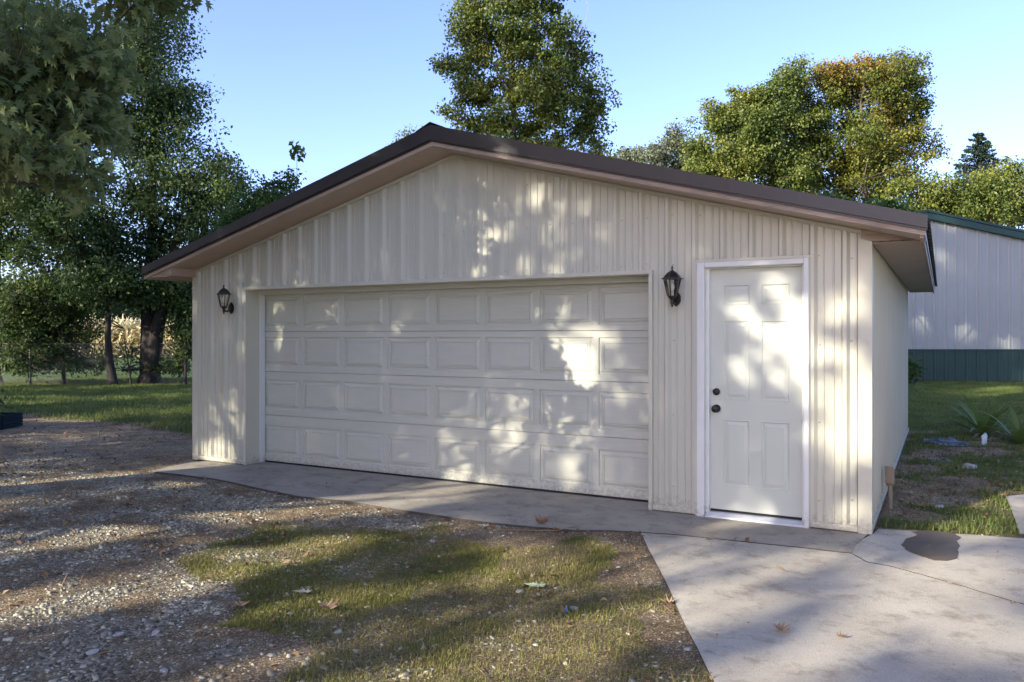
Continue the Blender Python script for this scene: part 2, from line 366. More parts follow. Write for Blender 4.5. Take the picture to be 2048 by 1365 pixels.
def grime(m, zmax, scale, amount, col=(0.20, 0.165, 0.125)):
    n = m.node_tree.nodes; l = m.node_tree.links; b = n['Principled BSDF']; src = b.inputs['Base Color'].links[0].from_socket
    g_ = n.new('ShaderNodeNewGeometry'); sx = n.new('ShaderNodeSeparateXYZ'); l.new(g_.outputs['Position'], sx.inputs[0])
    mr = n.new('ShaderNodeMapRange'); mr.inputs['From Min'].default_value = zmax; mr.inputs['From Max'].default_value = 0.0; mr.inputs['To Min'].default_value = 0.0; mr.inputs['To Max'].default_value = 0.30
    l.new(sx.outputs['Z'], mr.inputs['Value'])
    t = n.new('ShaderNodeTexNoise'); t.inputs['Scale'].default_value = scale; t.inputs['Detail'].default_value = 8; t.inputs['Roughness'].default_value = 0.75; l.new(g_.outputs['Position'], t.inputs['Vector'])
    ad = n.new('ShaderNodeMath'); ad.operation = 'ADD'; l.new(t.outputs[0], ad.inputs[0]); l.new(mr.outputs[0], ad.inputs[1])
    r = n.new('ShaderNodeMapRange'); r.inputs['From Min'].default_value = 0.66; r.inputs['From Max'].default_value = 0.86; r.inputs['To Max'].default_value = amount; l.new(ad.outputs[0], r.inputs['Value'])
    x = n.new('ShaderNodeMix'); x.data_type = 'RGBA'; l.new(r.outputs[0], x.inputs[0]); l.new(src, x.inputs[6]); x.inputs[7].default_value = (*col, 1); l.new(x.outputs[2], b.inputs['Base Color'])
grime(M_GDOOR, 0.22, 34, 0.5); grime(M_SID, 0.25, 26, 0.5); grime(M_TRIM, 0.2, 26, 0.5); grime(M_WHITE, 0.2, 24, 0.6)
gar = empty('garage', (0, 0, 0))
tag(gar, 'cream metal-sided two-car garage with bronze gable roof, wide panelled door and side entry door', 'garage')
GO = (-6.602, -1.749, 2.03); DO = (-1.347, -0.436, 2.132)
PITCH = 0.2339; OFF = -2.761
def rib_profile(a, b, off):
    """breakpoints (pos, height) of the rolled steel profile between a and b"""
    pts = []
    k0 = int(math.floor((a-off)/PITCH))-1; k1 = int(math.ceil((b-off)/PITCH))+1
    for k in range(k0, k1+1):
        c = off+k*PITCH
        pts += [(c-0.030, 0), (c-0.014, 0.030), (c+0.012, 0.030), (c+0.036, 0)]
        for q in (0.082, 0.152):
            pts += [(c+q-0.008, 0), (c+q-0.003, 0.008), (c+q+0.003, 0.008), (c+q+0.008, 0)]
    return pts
def interp(pts, x):
    for (x0, h0), (x1, h1) in zip(pts, pts[1:]):
        if x0 <= x <= x1: return h0+(h1-h0)*(x-x0)/(x1-x0+1e-12)
    return 0.0
def sheets(a, b, off, spans, place, m, parent, name, step=4):
    """cut the profile into sheets; spans(x) gives (z0,z1); place(x,h,z) a point"""
    prof = rib_profile(a, b, off); cuts = set(spans.cuts)
    k = math.floor((a-off)/PITCH); edges = [a]
    c = off+(k+1)*PITCH+0.034
    while c < b-0.05:
        if c > a+0.1: edges.append(c)
        c += PITCH*step
    edges.append(b)
    for e0, e1 in zip(edges, edges[1:]):
        xs = sorted({e0, e1} | {x for x, h in prof if e0 < x < e1} | {x for x in cuts if e0 < x < e1})
        mb = MB()
        for x0, x1 in zip(xs, xs[1:]):
            if x1-x0 < 1e-5: continue
            h0 = interp(prof, x0); h1 = interp(prof, x1)
            zl, zt0, zt1 = spans((x0+x1)/2, x0, x1)
            if zt0-zl < 0.01 and zt1-zl < 0.01: continue
            mb.quad(place(x0, h0, zl), place(x1, h1, zl), place(x1, h1, zt1), place(x0, h0, zt0))
        if mb.v: mb.build(name, m, parent)
def fs(xm, x0, x1):
    zl = 0.05
    if GO[0] < xm < GO[1]: zl = GO[2]+0.01
    elif DO[0] < xm < DO[1]: zl = DO[2]+0.005
    return zl, roofz(x0)-0.012, roofz(x1)-0.012
fs.cuts = [GO[0], GO[1], DO[0], DO[1], PX]
sheets(-W+0.02, -0.05, OFF, fs, lambda x, h, z: (x, -0.004-h, z), M_SID, gar, 'siding_sheet')
def ss(xm, x0, x1): return 0.05, 2.30, 2.30
ss.cuts = []
sheets(0.02, LEN-0.02, 0.12, ss, lambda y, h, z: (-0.034+h, y, z), M_SID, gar, 'siding_sheet')
sheets(0.02, LEN-0.02, 0.12, ss, lambda y, h, z: (-W-0.004-h, y, z), M_SID, gar, 'siding_sheet')
# inner wall body behind the sheets (framing and back wall)
mb = MB()
zt = 2.3
mb.box(-W+0.01, -0.042, LEN-0.1, LEN, 0, zt); mb.box(-W+0.003, -W+0.1, 0.01, LEN-0.11, 0, zt); mb.box(-0.14, -0.041, 0.01, LEN-0.11, 0, zt)
mb.build('wall_frame', M_SID, gar)
mb = MB().prism([(-W+0.01, zt-0.01), (-0.01, zt-0.01), (PX, PZ-0.02)], 1, LEN-0.08, LEN); mb.build('rear_gable', M_SID, gar)
# trims
def angle_trim(name, x0, x1, y0, y1, z0, z1, m=M_TRIM): return MB().box(x0, x1, y0, y1, z0, z1).build(name, m, gar, bevel=0.003)
angle_trim('corner_trim', -0.095, 0.004, -0.038, -0.0345, 0.0, 2.235); angle_trim('corner_trim', 0.0005, 0.004, -0.0345, 0.075, 0.0, 2.25)
angle_trim('corner_trim', -W-0.038, -W+0.06, -0.038, -0.0345, 0.0, 2.27); angle_trim('corner_trim', -W-0.038, -W-0.0345, -0.0345, 0.06, 0.0, 2.27)
for x0, x1 in ((-W+0.06, GO[0]-0.035), (GO[1]+0.035, DO[0]-0.001), (DO[1]+0.001, -0.096)):
    angle_trim('base_trim', x0, x1, -0.040, 0.0, 0.008, 0.052)
angle_trim('base_trim', -0.03, 0.006, 0.076, LEN-0.02, 0.008, 0.052)
for sgn in (-1, 1):   # trim under the rake soffit
    xe = PX+sgn*(abs((-W if sgn < 0 else -0.05)-PX)); z0 = roofz(xe)
    MB().prism([(PX, PZ-0.004), (xe, z0-0.004), (xe, z0-0.034), (PX, PZ-0.034)], 1, -0.040, -0.004).build('gable_trim', M_TRIM, gar)
# garage opening: J-trim, header, jambs
jd = 0.165
MB().box(GO[0]-0.034, GO[1]+0.034, -0.044, jd, GO[2], GO[2]+0.036).build('header_trim', M_TRIM, gar, bevel=0.003)
MB().box(GO[0]-0.034, GO[0], -0.044, jd, 0.0, GO[2]-0.001).build('jamb_trim', M_TRIM, gar, bevel=0.003)
MB().box(GO[1], GO[1]+0.034, -0.044, jd, -0.003, GO[2]-0.001).build('jamb_trim', M_TRIM, gar, bevel=0.003)
MB().box(GO[0]-0.04, GO[0]+0.004, jd+0.001, 0.252, 0.0, GO[2]).build('door_stop', M_WHITE, gar, bevel=0.003)
MB().box(GO[1]-0.004, GO[1]+0.04, jd+0.001, 0.252, 0.0, GO[2]).build('door_stop', M_WHITE, gar, bevel=0.003)
MB().box(GO[0]+0.005, GO[1]-0.005, jd+0.001, 0.246, GO[2]-0.05, GO[2]+0.03).build('door_stop', M_GDOOR, gar, bevel=0.003)
MB().box(GO[0]-0.3, GO[1]+0.3, 0.32, 0.34, 0, 2.6).build('interior_lining', M_DARK, gar)
# the panelled garage door
gd = empty('garage_door', (0, 0.256, 0)); gd.parent = gar
SEC = [0.016, 0.561, 1.075, 1.547, 2.03]; PH = 0.346; PW_ = 0.556; CP = 0.612; X0 = -1.749-8*CP
PZ0 = [0.098, 0.636, 1.137, 1.600]
def panel_mesh():
    mb = MB(); loops = [(0, 0.0), (0.005, 0.016), (0.016, 0.016), (0.044, 0.002), (0.052, 0.002), (0.0545, 0.008), (0.058, 0.002)]
    prev = None
    for d, y in loops:
        L = [(d, y, d), (PW_-d, y, d), (PW_-d, y, PH-d), (d, y, PH-d)]
        if prev:
            for i in range(4): j = (i+1) % 4; mb.quad(prev[i], prev[j], L[j], L[i])
        prev = L
    mb.quad(*prev); return mb.mesh('raised_panel')
pmesh = panel_mesh(); pmesh.materials.append(M_GDOOR)
for r in range(4):
    z0, z1 = SEC[r]+0.0008, SEC[r+1]-0.0008; mb = MB(); a = PZ0[r]; b = a+PH
    mb.quad((X0, 0, z0+.004), (X0+8*CP, 0, z0+.004), (X0+8*CP, 0, a), (X0, 0, a)); mb.quad((X0, 0, b), (X0+8*CP, 0, b), (X0+8*CP, 0, z1-.004), (X0, 0, z1-.004))
    mb.quad((X0, .007, z0), (X0+8*CP, .007, z0), (X0+8*CP, 0, z0+.004), (X0, 0, z0+.004)); mb.quad((X0, 0, z1-.004), (X0+8*CP, 0, z1-.004), (X0+8*CP, .007, z1), (X0, .007, z1))
    for c in range(9):
        xa = X0+c*CP-(CP-PW_)/2 if c > 0 else X0; xb = X0+c*CP+(CP-PW_)/2 if c < 8 else X0+8*CP
        mb.quad((xa, 0, a), (xb, 0, a), (xb, 0, b), (xa, 0, b))
    mb.box(X0, X0+8*CP, 0.014, 0.045, z0, z1)
    mb.build('door_section', M_GDOOR, gd)
    for c in range(8):
        o = link('raised_panel', pmesh, None, gd, (X0+c*CP+(CP-PW_)/2, 0, a))
MB().box(GO[0], GO[1], -0.006, 0.03, 0.0005, 0.0175).build('bottom_seal', M_DARK, gd)
# entry door
ed = empty('entry_door', (0, 0, 0)); ed.parent = gar
sx0, sx1, sz0, sz1 = -1.238, -0.502, 0.055, 2.052
SW = sx1-sx0; SHH = sz1-sz0
def rect_emboss(w_, h_):
    mb = MB(); loops = [(0, 0.0), (0.004, -0.003), (0.009, 0.0), (0.013, 0.006), (0.022, 0.006), (0.040, 0.001), (0.044, 0.0)]; prev = None
    for d, y in loops:
        L = [(d, y, d), (w_-d, y, d), (w_-d, y, h_-d), (d, y, h_-d)]
        if prev:
            for i in range(4): j = (i+1) % 4; mb.quad(prev[i], prev[j], L[j], L[i])
        prev = L
    mb.quad(*prev); return mb
DY = 0.045
cols = [(0.150, 0.440), (0.560, 0.862)]; rows = [(0.850, 0.934), (0.458, 0.785), (0.100, 0.375)]
xs = [0]+[c for p in cols for c in p]+[1]; zs = [0]+[c for p in rows[::-1] for c in p]+[1]
mb = MB()
for i in range(5):
    for j in range(7):
        if i % 2 == 1 and j % 2 == 1:
            o = rect_emboss((xs[i+1]-xs[i])*SW, (zs[j+1]-zs[j])*SHH).build('raised_panel', M_EDOOR, ed, (sx0+xs[i]*SW, DY, sz0+zs[j]*SHH)); continue
        mb.quad((sx0+xs[i]*SW, DY, sz0+zs[j]*SHH), (sx0+xs[i+1]*SW, DY, sz0+zs[j]*SHH), (sx0+xs[i+1]*SW, DY, sz0+zs[j+1]*SHH), (sx0+xs[i]*SW, DY, sz0+zs[j+1]*SHH))
mb.box(sx0, sx1, DY+0.012, DY+0.05, sz0, sz1)
mb.build('door_leaf', M_EDOOR, ed)
MB().box(sx0, sx1, DY-0.004, DY+0.05, sz0-0.018, sz0-0.002).build('door_sweep', M_DARK, ed)
MB().prism([(-0.055, -0.003), (0.10, -0.003), (0.10, 0.036), (0.0, 0.034), (-0.05, 0.014)], 0, sx0-0.02, sx1+0.03).build('threshold', mat('aluminium sill', (0.62, 0.63, 0.65), 0.4, 0.15, 8), ed)
# brickmould casing and stop, three sides
cx0, cx1, cz = -1.326, -0.443, 2.108
for (a, b) in ((cx0, cx0+0.062), (cx1-0.042, cx1)):
    MB().box(a, b, -0.060, 0.03, -0.003, cz).build('door_casing', M_WHITE, ed, bevel=0.006)
MB().box(cx0+0.0625, cx1-0.0425, -0.059, 0.03, cz-0.045, cz-0.001).build('door_casing', M_WHITE, ed, bevel=0.006)
MB().box(cx0+0.062, sx0+0.002, 0.0, 0.1, -0.002, cz-0.047).build('door_jamb', M_WHITE, ed, bevel=0.003)
MB().box(sx1-0.002, cx1-0.042, 0.0, 0.1, -0.002, cz-0.047).build('door_jamb', M_WHITE, ed, bevel=0.003)
MB().box(sx0+0.002, sx1-0.002, 0.0, 0.1, sz1+0.001, cz-0.047).build('door_jamb', M_WHITE, ed)
for x0, x1, z0, z1 in ((DO[0], cx0-0.001, -0.002, DO[2]), (cx1+0.001, DO[1], -0.002, DO[2]), (cx0-0.0005, cx1+0.0005, cz+0.001, DO[2])):
    MB().box(x0, x1, -0.044, 0.0, z0, z1).build('door_trim', M_TRIM, ed)
for nm, z, r in (('deadbolt', 1.032, 0.030), ('door_knob', 0.892, 0.034)):
    mb = MB(); prof = [(r, 0.0), (r, 0.008), (r*0.55, 0.012), (r*0.42, 0.03), (r*0.8, 0.042), (r*0.92, 0.055), (r*0.75, 0.066), (0.004, 0.069)] if nm == 'door_knob' else [(r, 0), (r, 0.014), (r*0.8, 0.024), (r*0.4, 0.025), (0.003, 0.025)]
    mb.ring(prof, 20); mb.v = [(x, -zz_, y) for x, y, zz_ in mb.v]
    mb.build(nm, M_BLACK, ed, (sx0+0.052, DY, z), smooth=True)
# screws of the siding
mb = MB(); rg = np.random.default_rng(5)
def screw(x, y, z, ax):
    s = 0.0065; h = 0.006
    if ax == 'y': mb.add([(x-s, y, z-s), (x+s, y, z-s), (x+s, y, z+s), (x-s, y, z+s), (x, y-h, z)], [(0, 1, 4), (1, 2, 4), (2, 3, 4), (3, 0, 4)])
    else: mb.add([(x, y-s, z-s), (x, y+s, z-s), (x, y+s, z+s), (x, y-s, z+s), (x+h, y, z)], [(0, 1, 4), (1, 2, 4), (2, 3, 4), (3, 0, 4)])
for k in range(-30, 20):
    for z in (0.22, 0.84, 1.46, 2.10, 2.52, 2.92):
        x = OFF+k*PITCH+0.05+rg.normal(0, 0.004)
        if not (-W+0.08 < x < -0.08): continue
        if GO[0]-0.04 < x < GO[1]+0.04 and z < GO[2]+0.06: continue
        if DO[0]-0.02 < x < DO[1]+0.02 and z < DO[2]+0.03: continue
        if z > roofz(x)-0.06: continue
        screw(x, -0.0045, z+rg.normal(0, 0.012), 'y')
for k in range(0, 31):
    for z in (0.22, 0.84, 1.46, 2.08): screw(-0.0335, 0.12+k*PITCH+0.05, z+rg.normal(0, 0.01), 'x')
tag(mb.build('screw_heads', M_SCREW, gar), kind='stuff')
# ---- roof
roof = empty('roof'); roof.parent = gar
XE0, XE1 = -7.905, 0.365           # eaves
YF, YB = -ROH-0.012, LEN+0.35
for sgn, xe in ((-1, XE0), (1, XE1)):
    run = abs(xe-PX); ze = roofz(xe)
    # soffit panels of the rake, one length each
    n = 14; 
    for k in range(n):
        a = PX+sgn*run*k/n; b = PX+sgn*run*(k+1)/n-sgn*0.003
        if sgn > 0 and b > -0.02 and a > -0.02: pass
        MB().prism([(a, roofz(a)), (b, roofz(b)), (b, roofz(b)+0.012), (a, roofz(a)+0.012)], 1, -ROH+0.002, 0.02).build('soffit_panel', M_SOFF, roof)
    # fascia board and bronze rake trim with drip edge
    MB().prism([(PX, PZ+0.0), (xe, ze+0.0), (xe, ze+0.075), (PX, PZ+0.075)], 1, -ROH-0.022, -ROH).build('fascia_board', M_BOARD if sgn > 0 else M_SOFF, roof)
    for q in range(3):
        ua, ub = q/3, (q+1)/3+(0.006 if q < 2 else 0); xa = PX+(xe+sgn*0.012-PX)*ua; xb = PX+(xe+sgn*0.012-PX)*ub; dy = 0.0018*(q % 2); wv = 0.002*(q-1)
        za0, zb0 = (PZ+0.052)*(1-ua)+(ze+0.049)*ua, (PZ+0.052)*(1-ub)+(ze+0.049)*ub; za1, zb1 = (PZ+0.190)*(1-ua)+(ze+0.140)*ua, (PZ+0.190)*(1-ub)+(ze+0.140)*ub
        MB().prism([(xa, za0+wv), (xb, zb0), (xb, zb1), (xa, za1)], 1, -ROH-0.052-dy, -ROH-0.024-dy*0.5).build('rake_trim', M_BRONZE, roof)
    MB().prism([(PX, PZ+0.036), (xe+sgn*0.012, ze+0.033), (xe+sgn*0.012, ze+0.051), (PX, PZ+0.051)], 1, -ROH-0.036, -ROH-0.023).build('drip_edge', M_BRONZE, roof)
    # roof sheets with standing ribs
    ns = 8; yw = (YB-YF+0.05)/ns
    for k in range(ns):
        y0 = -ROH-0.024+k*yw; y1 = y0+yw-0.002; mb = MB(); pr = []
        for q in range(4):
            c = y0+(q+0.5)*yw/4; pr += [(c-0.03, 0.0), (c-0.012, 0.02), (c+0.012, 0.02), (c+0.03, 0.0)]
        pr = [(y0, 0.0)]+pr+[(y1, 0.0)]
        for (ya, ha), (yb, hb) in zip(pr, pr[1:]):
            if yb-ya < 1e-6: continue
            xo = xe+sgn*0.03; zo = roofz(xo)
            for dz in (0.104, 0.100):
                mb.quad((PX, ya, PZ+dz+ha), (PX, yb, PZ+dz+hb), (xo, yb, zo+dz+hb), (xo, ya, zo+dz+ha))
            mb.quad((xo, ya, zo+.100+ha), (xo, yb, zo+.100+hb), (xo, yb, zo+.104+hb), (xo, ya, zo+.104+ha))
        mb.build('roof_sheet', M_BRONZE, roof)
    # boxed eave: soffit, fascia
    xw = -W if sgn < 0 else 0.0; xin = xw-(0.034 if sgn > 0 else 0); xo = xe-sgn*0.035; zb = 2.205
    yA = -ROH+0.004 if sgn < 0 else -0.012
    ne = 9; yl = (YB-yA)/ne
    for k in range(ne):
        MB().box(min(xin+sgn*.040, xo), max(xin+sgn*.040, xo), yA+k*yl, yA+(k+1)*yl-0.003, zb-0.01+0.001*(k % 2), zb).build('eave_soffit_panel', M_SOFF, roof)
    MB().box(min(xo, xo+sgn*0.022), max(xo, xo+sgn*0.022), -ROH+0.001, YB, zb-0.03, zb+0.08).build('eave_fascia', M_BOARD, roof)
    MB().box(min(xo+sgn*.023, xo+sgn*0.03), max(xo+sgn*.023, xo+sgn*0.03), -ROH+0.001, YB, zb+0.03, zb+0.085).build('eave_drip', M_BRONZE, roof)
    if sgn > 0:
        MB().prism([(-0.070, 2.235), (0.02, zb+0.002), (xo, zb+0.002), (xo, max(roofz(xo), zb+.004)), (-0.070, roofz(-0.070)-0.001)], 1, -0.065, -0.041).build('eave_return', M_BOARD, roof)
    else:
        MB().prism([(xw+0.03, zb+0.001), (xo, zb+0.001), (xo, zb+.003), (xw+0.03, roofz(xw+0.03)-0.001)], 1, -ROH+0.003, -0.041).build('eave_return', M_SOFF, roof)
mb = MB(); rc = 0.16
mb.prism([(PX-rc, PZ+0.192-SL*rc), (PX, PZ+0.218), (PX+rc, PZ+0.192-SL*rc), (PX+rc, PZ+0.185-SL*rc), (PX, PZ+0.209), (PX-rc, PZ+0.185-SL*rc)], 1, -ROH-0.055, YB)
mb.build('ridge_cap', M_BRONZE, roof)

# ================================================================== WALL LANTERNS
M_GLASS = bpy.data.materials.new('lantern glass'); M_GLASS.use_nodes = True
_n = M_GLASS.node_tree.nodes; _l = M_GLASS.node_tree.links
_g = _n.new('ShaderNodeBsdfGlossy'); _g.inputs['Roughness'].default_value = 0.05; _t = _n.new('ShaderNodeBsdfTransparent'); _mx = _n.new('ShaderNodeMixShader')
_fr = _n.new('ShaderNodeFresnel'); _fr.inputs[0].default_value = 1.45
_l.new(_fr.outputs[0], _mx.inputs[0]); _l.new(_t.outputs[0], _mx.inputs[1]); _l.new(_g.outputs[0], _mx.inputs[2]); _l.new(_mx.outputs[0], _n['Material Output'].inputs[0])
M_BULB = mat('frosted bulb', (0.75, 0.72, 0.65), 0.3)
M_CAND = mat('candle sleeve', (0.55, 0.50, 0.38), 0.5)
def lantern(x, z, label):
    t = empty('wall_lantern', (x, 0, z)); tag(t, label, 'lantern', 'black lanterns beside the garage door')
    Y = -0.135
    mb = MB(); hexo = [(0, 0.072), (0.026, 0.045), (0.040, 0.020), (0.040, -0.022), (0.026, -0.045), (0, -0.068), (-0.026, -0.045), (-0.040, -0.022), (-0.040, 0.020), (-0.026, 0.045)]
    mb.prism(hexo, 1, -0.034, -0.020); mb.prism([(a*0.72, b*0.72) for a, b in hexo], 1, -0.048, -0.0345); mb.build('backplate', M_BLACK, t, bevel=0.003)
    MB().tube([(0, -0.045, -0.015), (0, -0.075, -0.035), (0, -0.105, -0.040), (0, Y, -0.020), (0, Y, 0.0)], [0.013, 0.011, 0.010, 0.011, 0.012], 8).build('arm', M_BLACK, t, smooth=True)
    MB().ring([(0.004, -0.075), (0.010, -0.066), (0.007, -0.055), (0.016, -0.042), (0.014, -0.02), (0.022, -0.006), (0.032, 0.004), (0.040, 0.012), (0.040, 0.020), (0.030, 0.021)], 12, (0, Y, 0)).build('base_cup', M_BLACK, t, smooth=False)
    zb, ztp, rb, rt = 0.020, 0.158, 0.040, 0.072
    for k in range(6):
        a = math.pi/6+k*math.pi/3; c, s = math.cos(a), math.sin(a)
        MB().tube([(rb*c, Y+rb*s, zb), (rt*c, Y+rt*s, ztp)], 0.0045, 5).build('frame_bar', M_BLACK, t)
        b = a+math.pi/3; q = 0.96
        MB().quad((q*rb*c, Y+q*rb*s, zb), (q*rb*math.cos(b), Y+q*rb*math.sin(b), zb), (q*rt*math.cos(b), Y+q*rt*math.sin(b), ztp), (q*rt*c, Y+q*rt*s, ztp)).build('glass_pane', M_GLASS, t)
    cap = MB().ring([(0.094, 0.158), (0.094, 0.163), (0.074, 0.172), (0.060, 0.192), (0.040, 0.213), (0.016, 0.228), (0.010, 0.232)], 6, (0, Y, 0), math.pi/6).build('cap', M_BLACK, t)
    MB().ring([(0.010, 0.230), (0.006, 0.238), (0.009, 0.246), (0.008, 0.262), (0.003, 0.268)], 10, (0, Y, 0)).build('finial', M_BLACK, t, smooth=True)
    MB().ring([(0.015, 0.021), (0.015, 0.060)], 12, (0, Y, 0)).build('lamp_socket', M_CAND, t, smooth=False)
    MB().ring([(0.012, 0.061), (0.019, 0.078), (0.021, 0.095), (0.016, 0.115), (0.008, 0.132), (0.001, 0.140)], 12, (0, Y, 0)).build('bulb', M_BULB, t, smooth=True)
    return t
p = onY(1354, 598); lantern(p[0], p[2], 'black wall lantern between the garage door and the entry door')
p = onY(466, 617); lantern(p[0], p[2], 'black wall lantern left of the garage door, near the corner')

# ================================================================== BACK SHED (green and white metal building)
SD = 24.0
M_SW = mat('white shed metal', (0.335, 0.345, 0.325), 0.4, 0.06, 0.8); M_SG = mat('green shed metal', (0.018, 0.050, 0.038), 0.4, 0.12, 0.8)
M_FOOT = mat('footing', (0.35, 0.33, 0.30), 0.9, 0.3, 3, 0.3, 20)
shed = empty('metal_shed', tuple(atD(1848, 766, SD)*np.array([1, 1, 0])), YAW-math.radians(0.6)); s0 = shed.location
tag(shed, 'white metal shed with dark green wainscot and green roof trim behind the garage', 'shed')
mpx = SD/FPX
def sz(py): return CAM[2]+(PCY-py)*mpx
zbase, zmid, zpk = sz(766), sz(700), sz(432)
def shroof(u): return zpk-0.215*abs(u)
UL, UR = -6.0, 7.5; SP = 21.2*mpx
def shed_sheets(name, z0f, z1f, m):
    k = 0; u = UL
    while u < UR:
        mb = MB(); e = min(u+SP*3, UR); prof = [(u, 0)]
        for q in range(3):
            c = u+(q+0.5)*SP
            prof += [(c-0.035, 0), (c-0.016, 0.03), (c+0.016, 0.03), (c+0.035, 0)]
            for o in (0.11, 0.20): prof += [(c+o-0.012, 0), (c+o-0.004, 0.006), (c+o+0.004, 0.006), (c+o+0.012, 0)]
        prof = [p for p in prof if p[0] <= e]+[(e, 0)]
        xs_ = sorted(set([p[0] for p in prof]+([0.0] if u < 0 < e else [])))
        for a, b in zip(xs_, xs_[1:]):
            ha, hb = interp(prof, a), interp(prof, b)
            mb.quad((a, -ha, z0f), (b, -hb, z0f), (b, -hb, z1f(b)), (a, -ha, z1f(a)))
        mb.build(name, m, shed); u = e
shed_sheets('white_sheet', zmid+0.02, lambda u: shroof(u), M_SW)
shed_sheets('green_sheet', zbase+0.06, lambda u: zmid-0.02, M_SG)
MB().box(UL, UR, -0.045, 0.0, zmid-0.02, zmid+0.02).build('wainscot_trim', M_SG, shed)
MB().box(UL, UR, -0.05, 0.0, zbase+0.03, zbase+0.065).build('base_trim', M_BLACK, shed)
MB().box(UL, UR, -0.02, 0.3, -0.4, zbase+0.03).build('footing', M_FOOT, shed)
for sgn in (-1, 1):
    ue = UL-0.4 if sgn < 0 else UR+0.4
    MB().prism([(0, zpk-0.10), (ue, shroof(ue)-0.10), (ue, shroof(ue)+0.16), (0, zpk+0.16)], 1, -0.16, -0.12).build('rake_trim', M_SG, shed)
    MB().prism([(0, zpk+0.10), (ue, shroof(ue)+0.10), (ue, shroof(ue)+0.17), (0, zpk+0.17)], 1, -0.20, -0.161).build('rake_cap', M_SG, shed)
    MB().prism([(0, zpk+0.08), (ue, shroof(ue)+0.08), (ue, shroof(ue)+0.12), (0, zpk+0.12)], 1, -0.119, 12).build('roof_sheet', M_SG, shed)
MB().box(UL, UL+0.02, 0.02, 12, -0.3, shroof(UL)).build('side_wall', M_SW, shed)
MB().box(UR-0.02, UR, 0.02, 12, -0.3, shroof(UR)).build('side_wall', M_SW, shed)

# ================================================================== HOUSE across the concrete, right of the camera
M_HW = mat('pale lap siding', (0.80, 0.76, 0.68), 0.5, 0.04, 3.0); M_HR = mat('asphalt shingle', (0.07, 0.065, 0.06), 0.95, 0.4, 8, 0.5, 40); M_HG = mat('window glass', (0.03, 0.035, 0.04), 0.08)
HX, HY0, HY1 = 4.3, -12.5, 2.6
hs = empty('house', (HX, (HY0+HY1)/2, 0)); tag(hs, 'pale lap-sided house facing the garage across the concrete, right of the camera', 'house')
hl = (HY1-HY0)/2; hw_ = [(-4.6, 0.95, 2.1), (2.4, 0.95, 2.1)]
MB().box(0.02, 7.5, -hl, hl, -0.2, 0.35).build('foundation', M_FOOT, hs)
MB().box(0.03, 7.5, -hl+0.01, hl-0.01, 0.351, 3.3).build('wall_core', M_HW, hs)
for k in range(20):
    z = 0.36+k*0.147
    MB().prism([(0.0, z), (0.029, z), (0.029, z+0.146), (0.017, z+0.146)], 1, -hl, hl).build('lap_board', M_HW, hs)
for yc, z0, z1 in hw_:
    f = MB().box(-0.03, 0.01, yc-0.55, yc+0.55, z0-0.08, z1+0.08).build('window', M_WHITE, hs); MB().box(-0.034, -0.031, yc-0.46, yc+0.46, z0, z1).build('pane', M_HG, f)
MB().prism([(-0.5, 3.2), (3.75, 5.4), (8.0, 3.2), (8.0, 3.35), (3.75, 5.56), (-0.5, 3.35)], 1, -hl-0.3, hl+0.3).build('roof', M_HR, hs)
MB().box(-0.53, -0.501, -hl-0.3, hl+0.3, 3.16, 3.34).build('eave_fascia', M_WHITE, hs)

# ================================================================== LIGHT GAPS: where the trees of the yard let the sun through
UPV = np.cross(np.array([SUN[1], -SUN[0], 0.0])/math.cos(SUN_EL), SUN); PRP = np.array([-SH[1], SH[0], 0.0])
UPV = np.cross(SUN, PRP); UPV = UPV if UPV[2] > 0 else -UPV
def ab(P): P = np.atleast_2d(P); return np.stack([P@PRP, P@UPV], -1)
GAPS = []
def gap(fn, cx, cy, rx, ry, rot=0.0, grow=0.045, **k):
    c, s = math.cos(math.radians(rot)), math.sin(math.radians(rot))
    q = [fn(cx, cy, **k), fn(cx+rx*c, cy+rx*s, **k), fn(cx-ry*s, cy+ry*c, **k)]
    o = ab(np.array(q)); e1, e2 = o[1]-o[0], o[2]-o[0]
    e1 = e1*(1+grow/np.linalg.norm(e1)); e2 = e2*(1+grow/np.linalg.norm(e2))
    GAPS.append((o[0], np.linalg.inv(np.stack([e1, e2], 1)+1e-9)))
for g_ in [(681,513,8,16),(950,541,18,10),(1113,419,15,15),(1210,468,16,20),(1292,425,11,14),(1073,393,7,9),(1057,533,24,14),(968,543,10,12),
           (1426,470,13,26),(1350,449,10,10),(1659,494,32,9),(1380,528,10,26),(1542,556,17,18),(1476,608,21,20),(1572,612,10,22),(1507,524,24,8),
           (1475,731,22,26),(1556,762,28,12,15),(1494,874,16,20),(1475,965,16,22),(1675,622,24,18),(1718,600,20,48),(1690,800,60,55),(1690,890,60,40),
           (1708,1026,34,28),(1613,830,7,70),(1614,620,7,30),
           (492,690,7,20),(411,840,9,11),(430,812,7,22),(465,790,9,14),(492,850,5,18),(405,895,11,14),(445,930,8,8),(398,615,5,10),(475,830,6,10)]:
    gap(onY, *g_)
for g_ in [(593,730,10,42),(555,690,10,16),(550,838,6,24,-10),(1135,655,45,18),(1200,692,17,28),(1143,700,18,20),(1160,722,15,16),(1165,750,14,14),(1070,620,10,10),(562,900,6,14),(1020,870,9,9),(985,735,9,9),(600,905,8,8)]:
    gap(onY, *g_, Y=0.256)
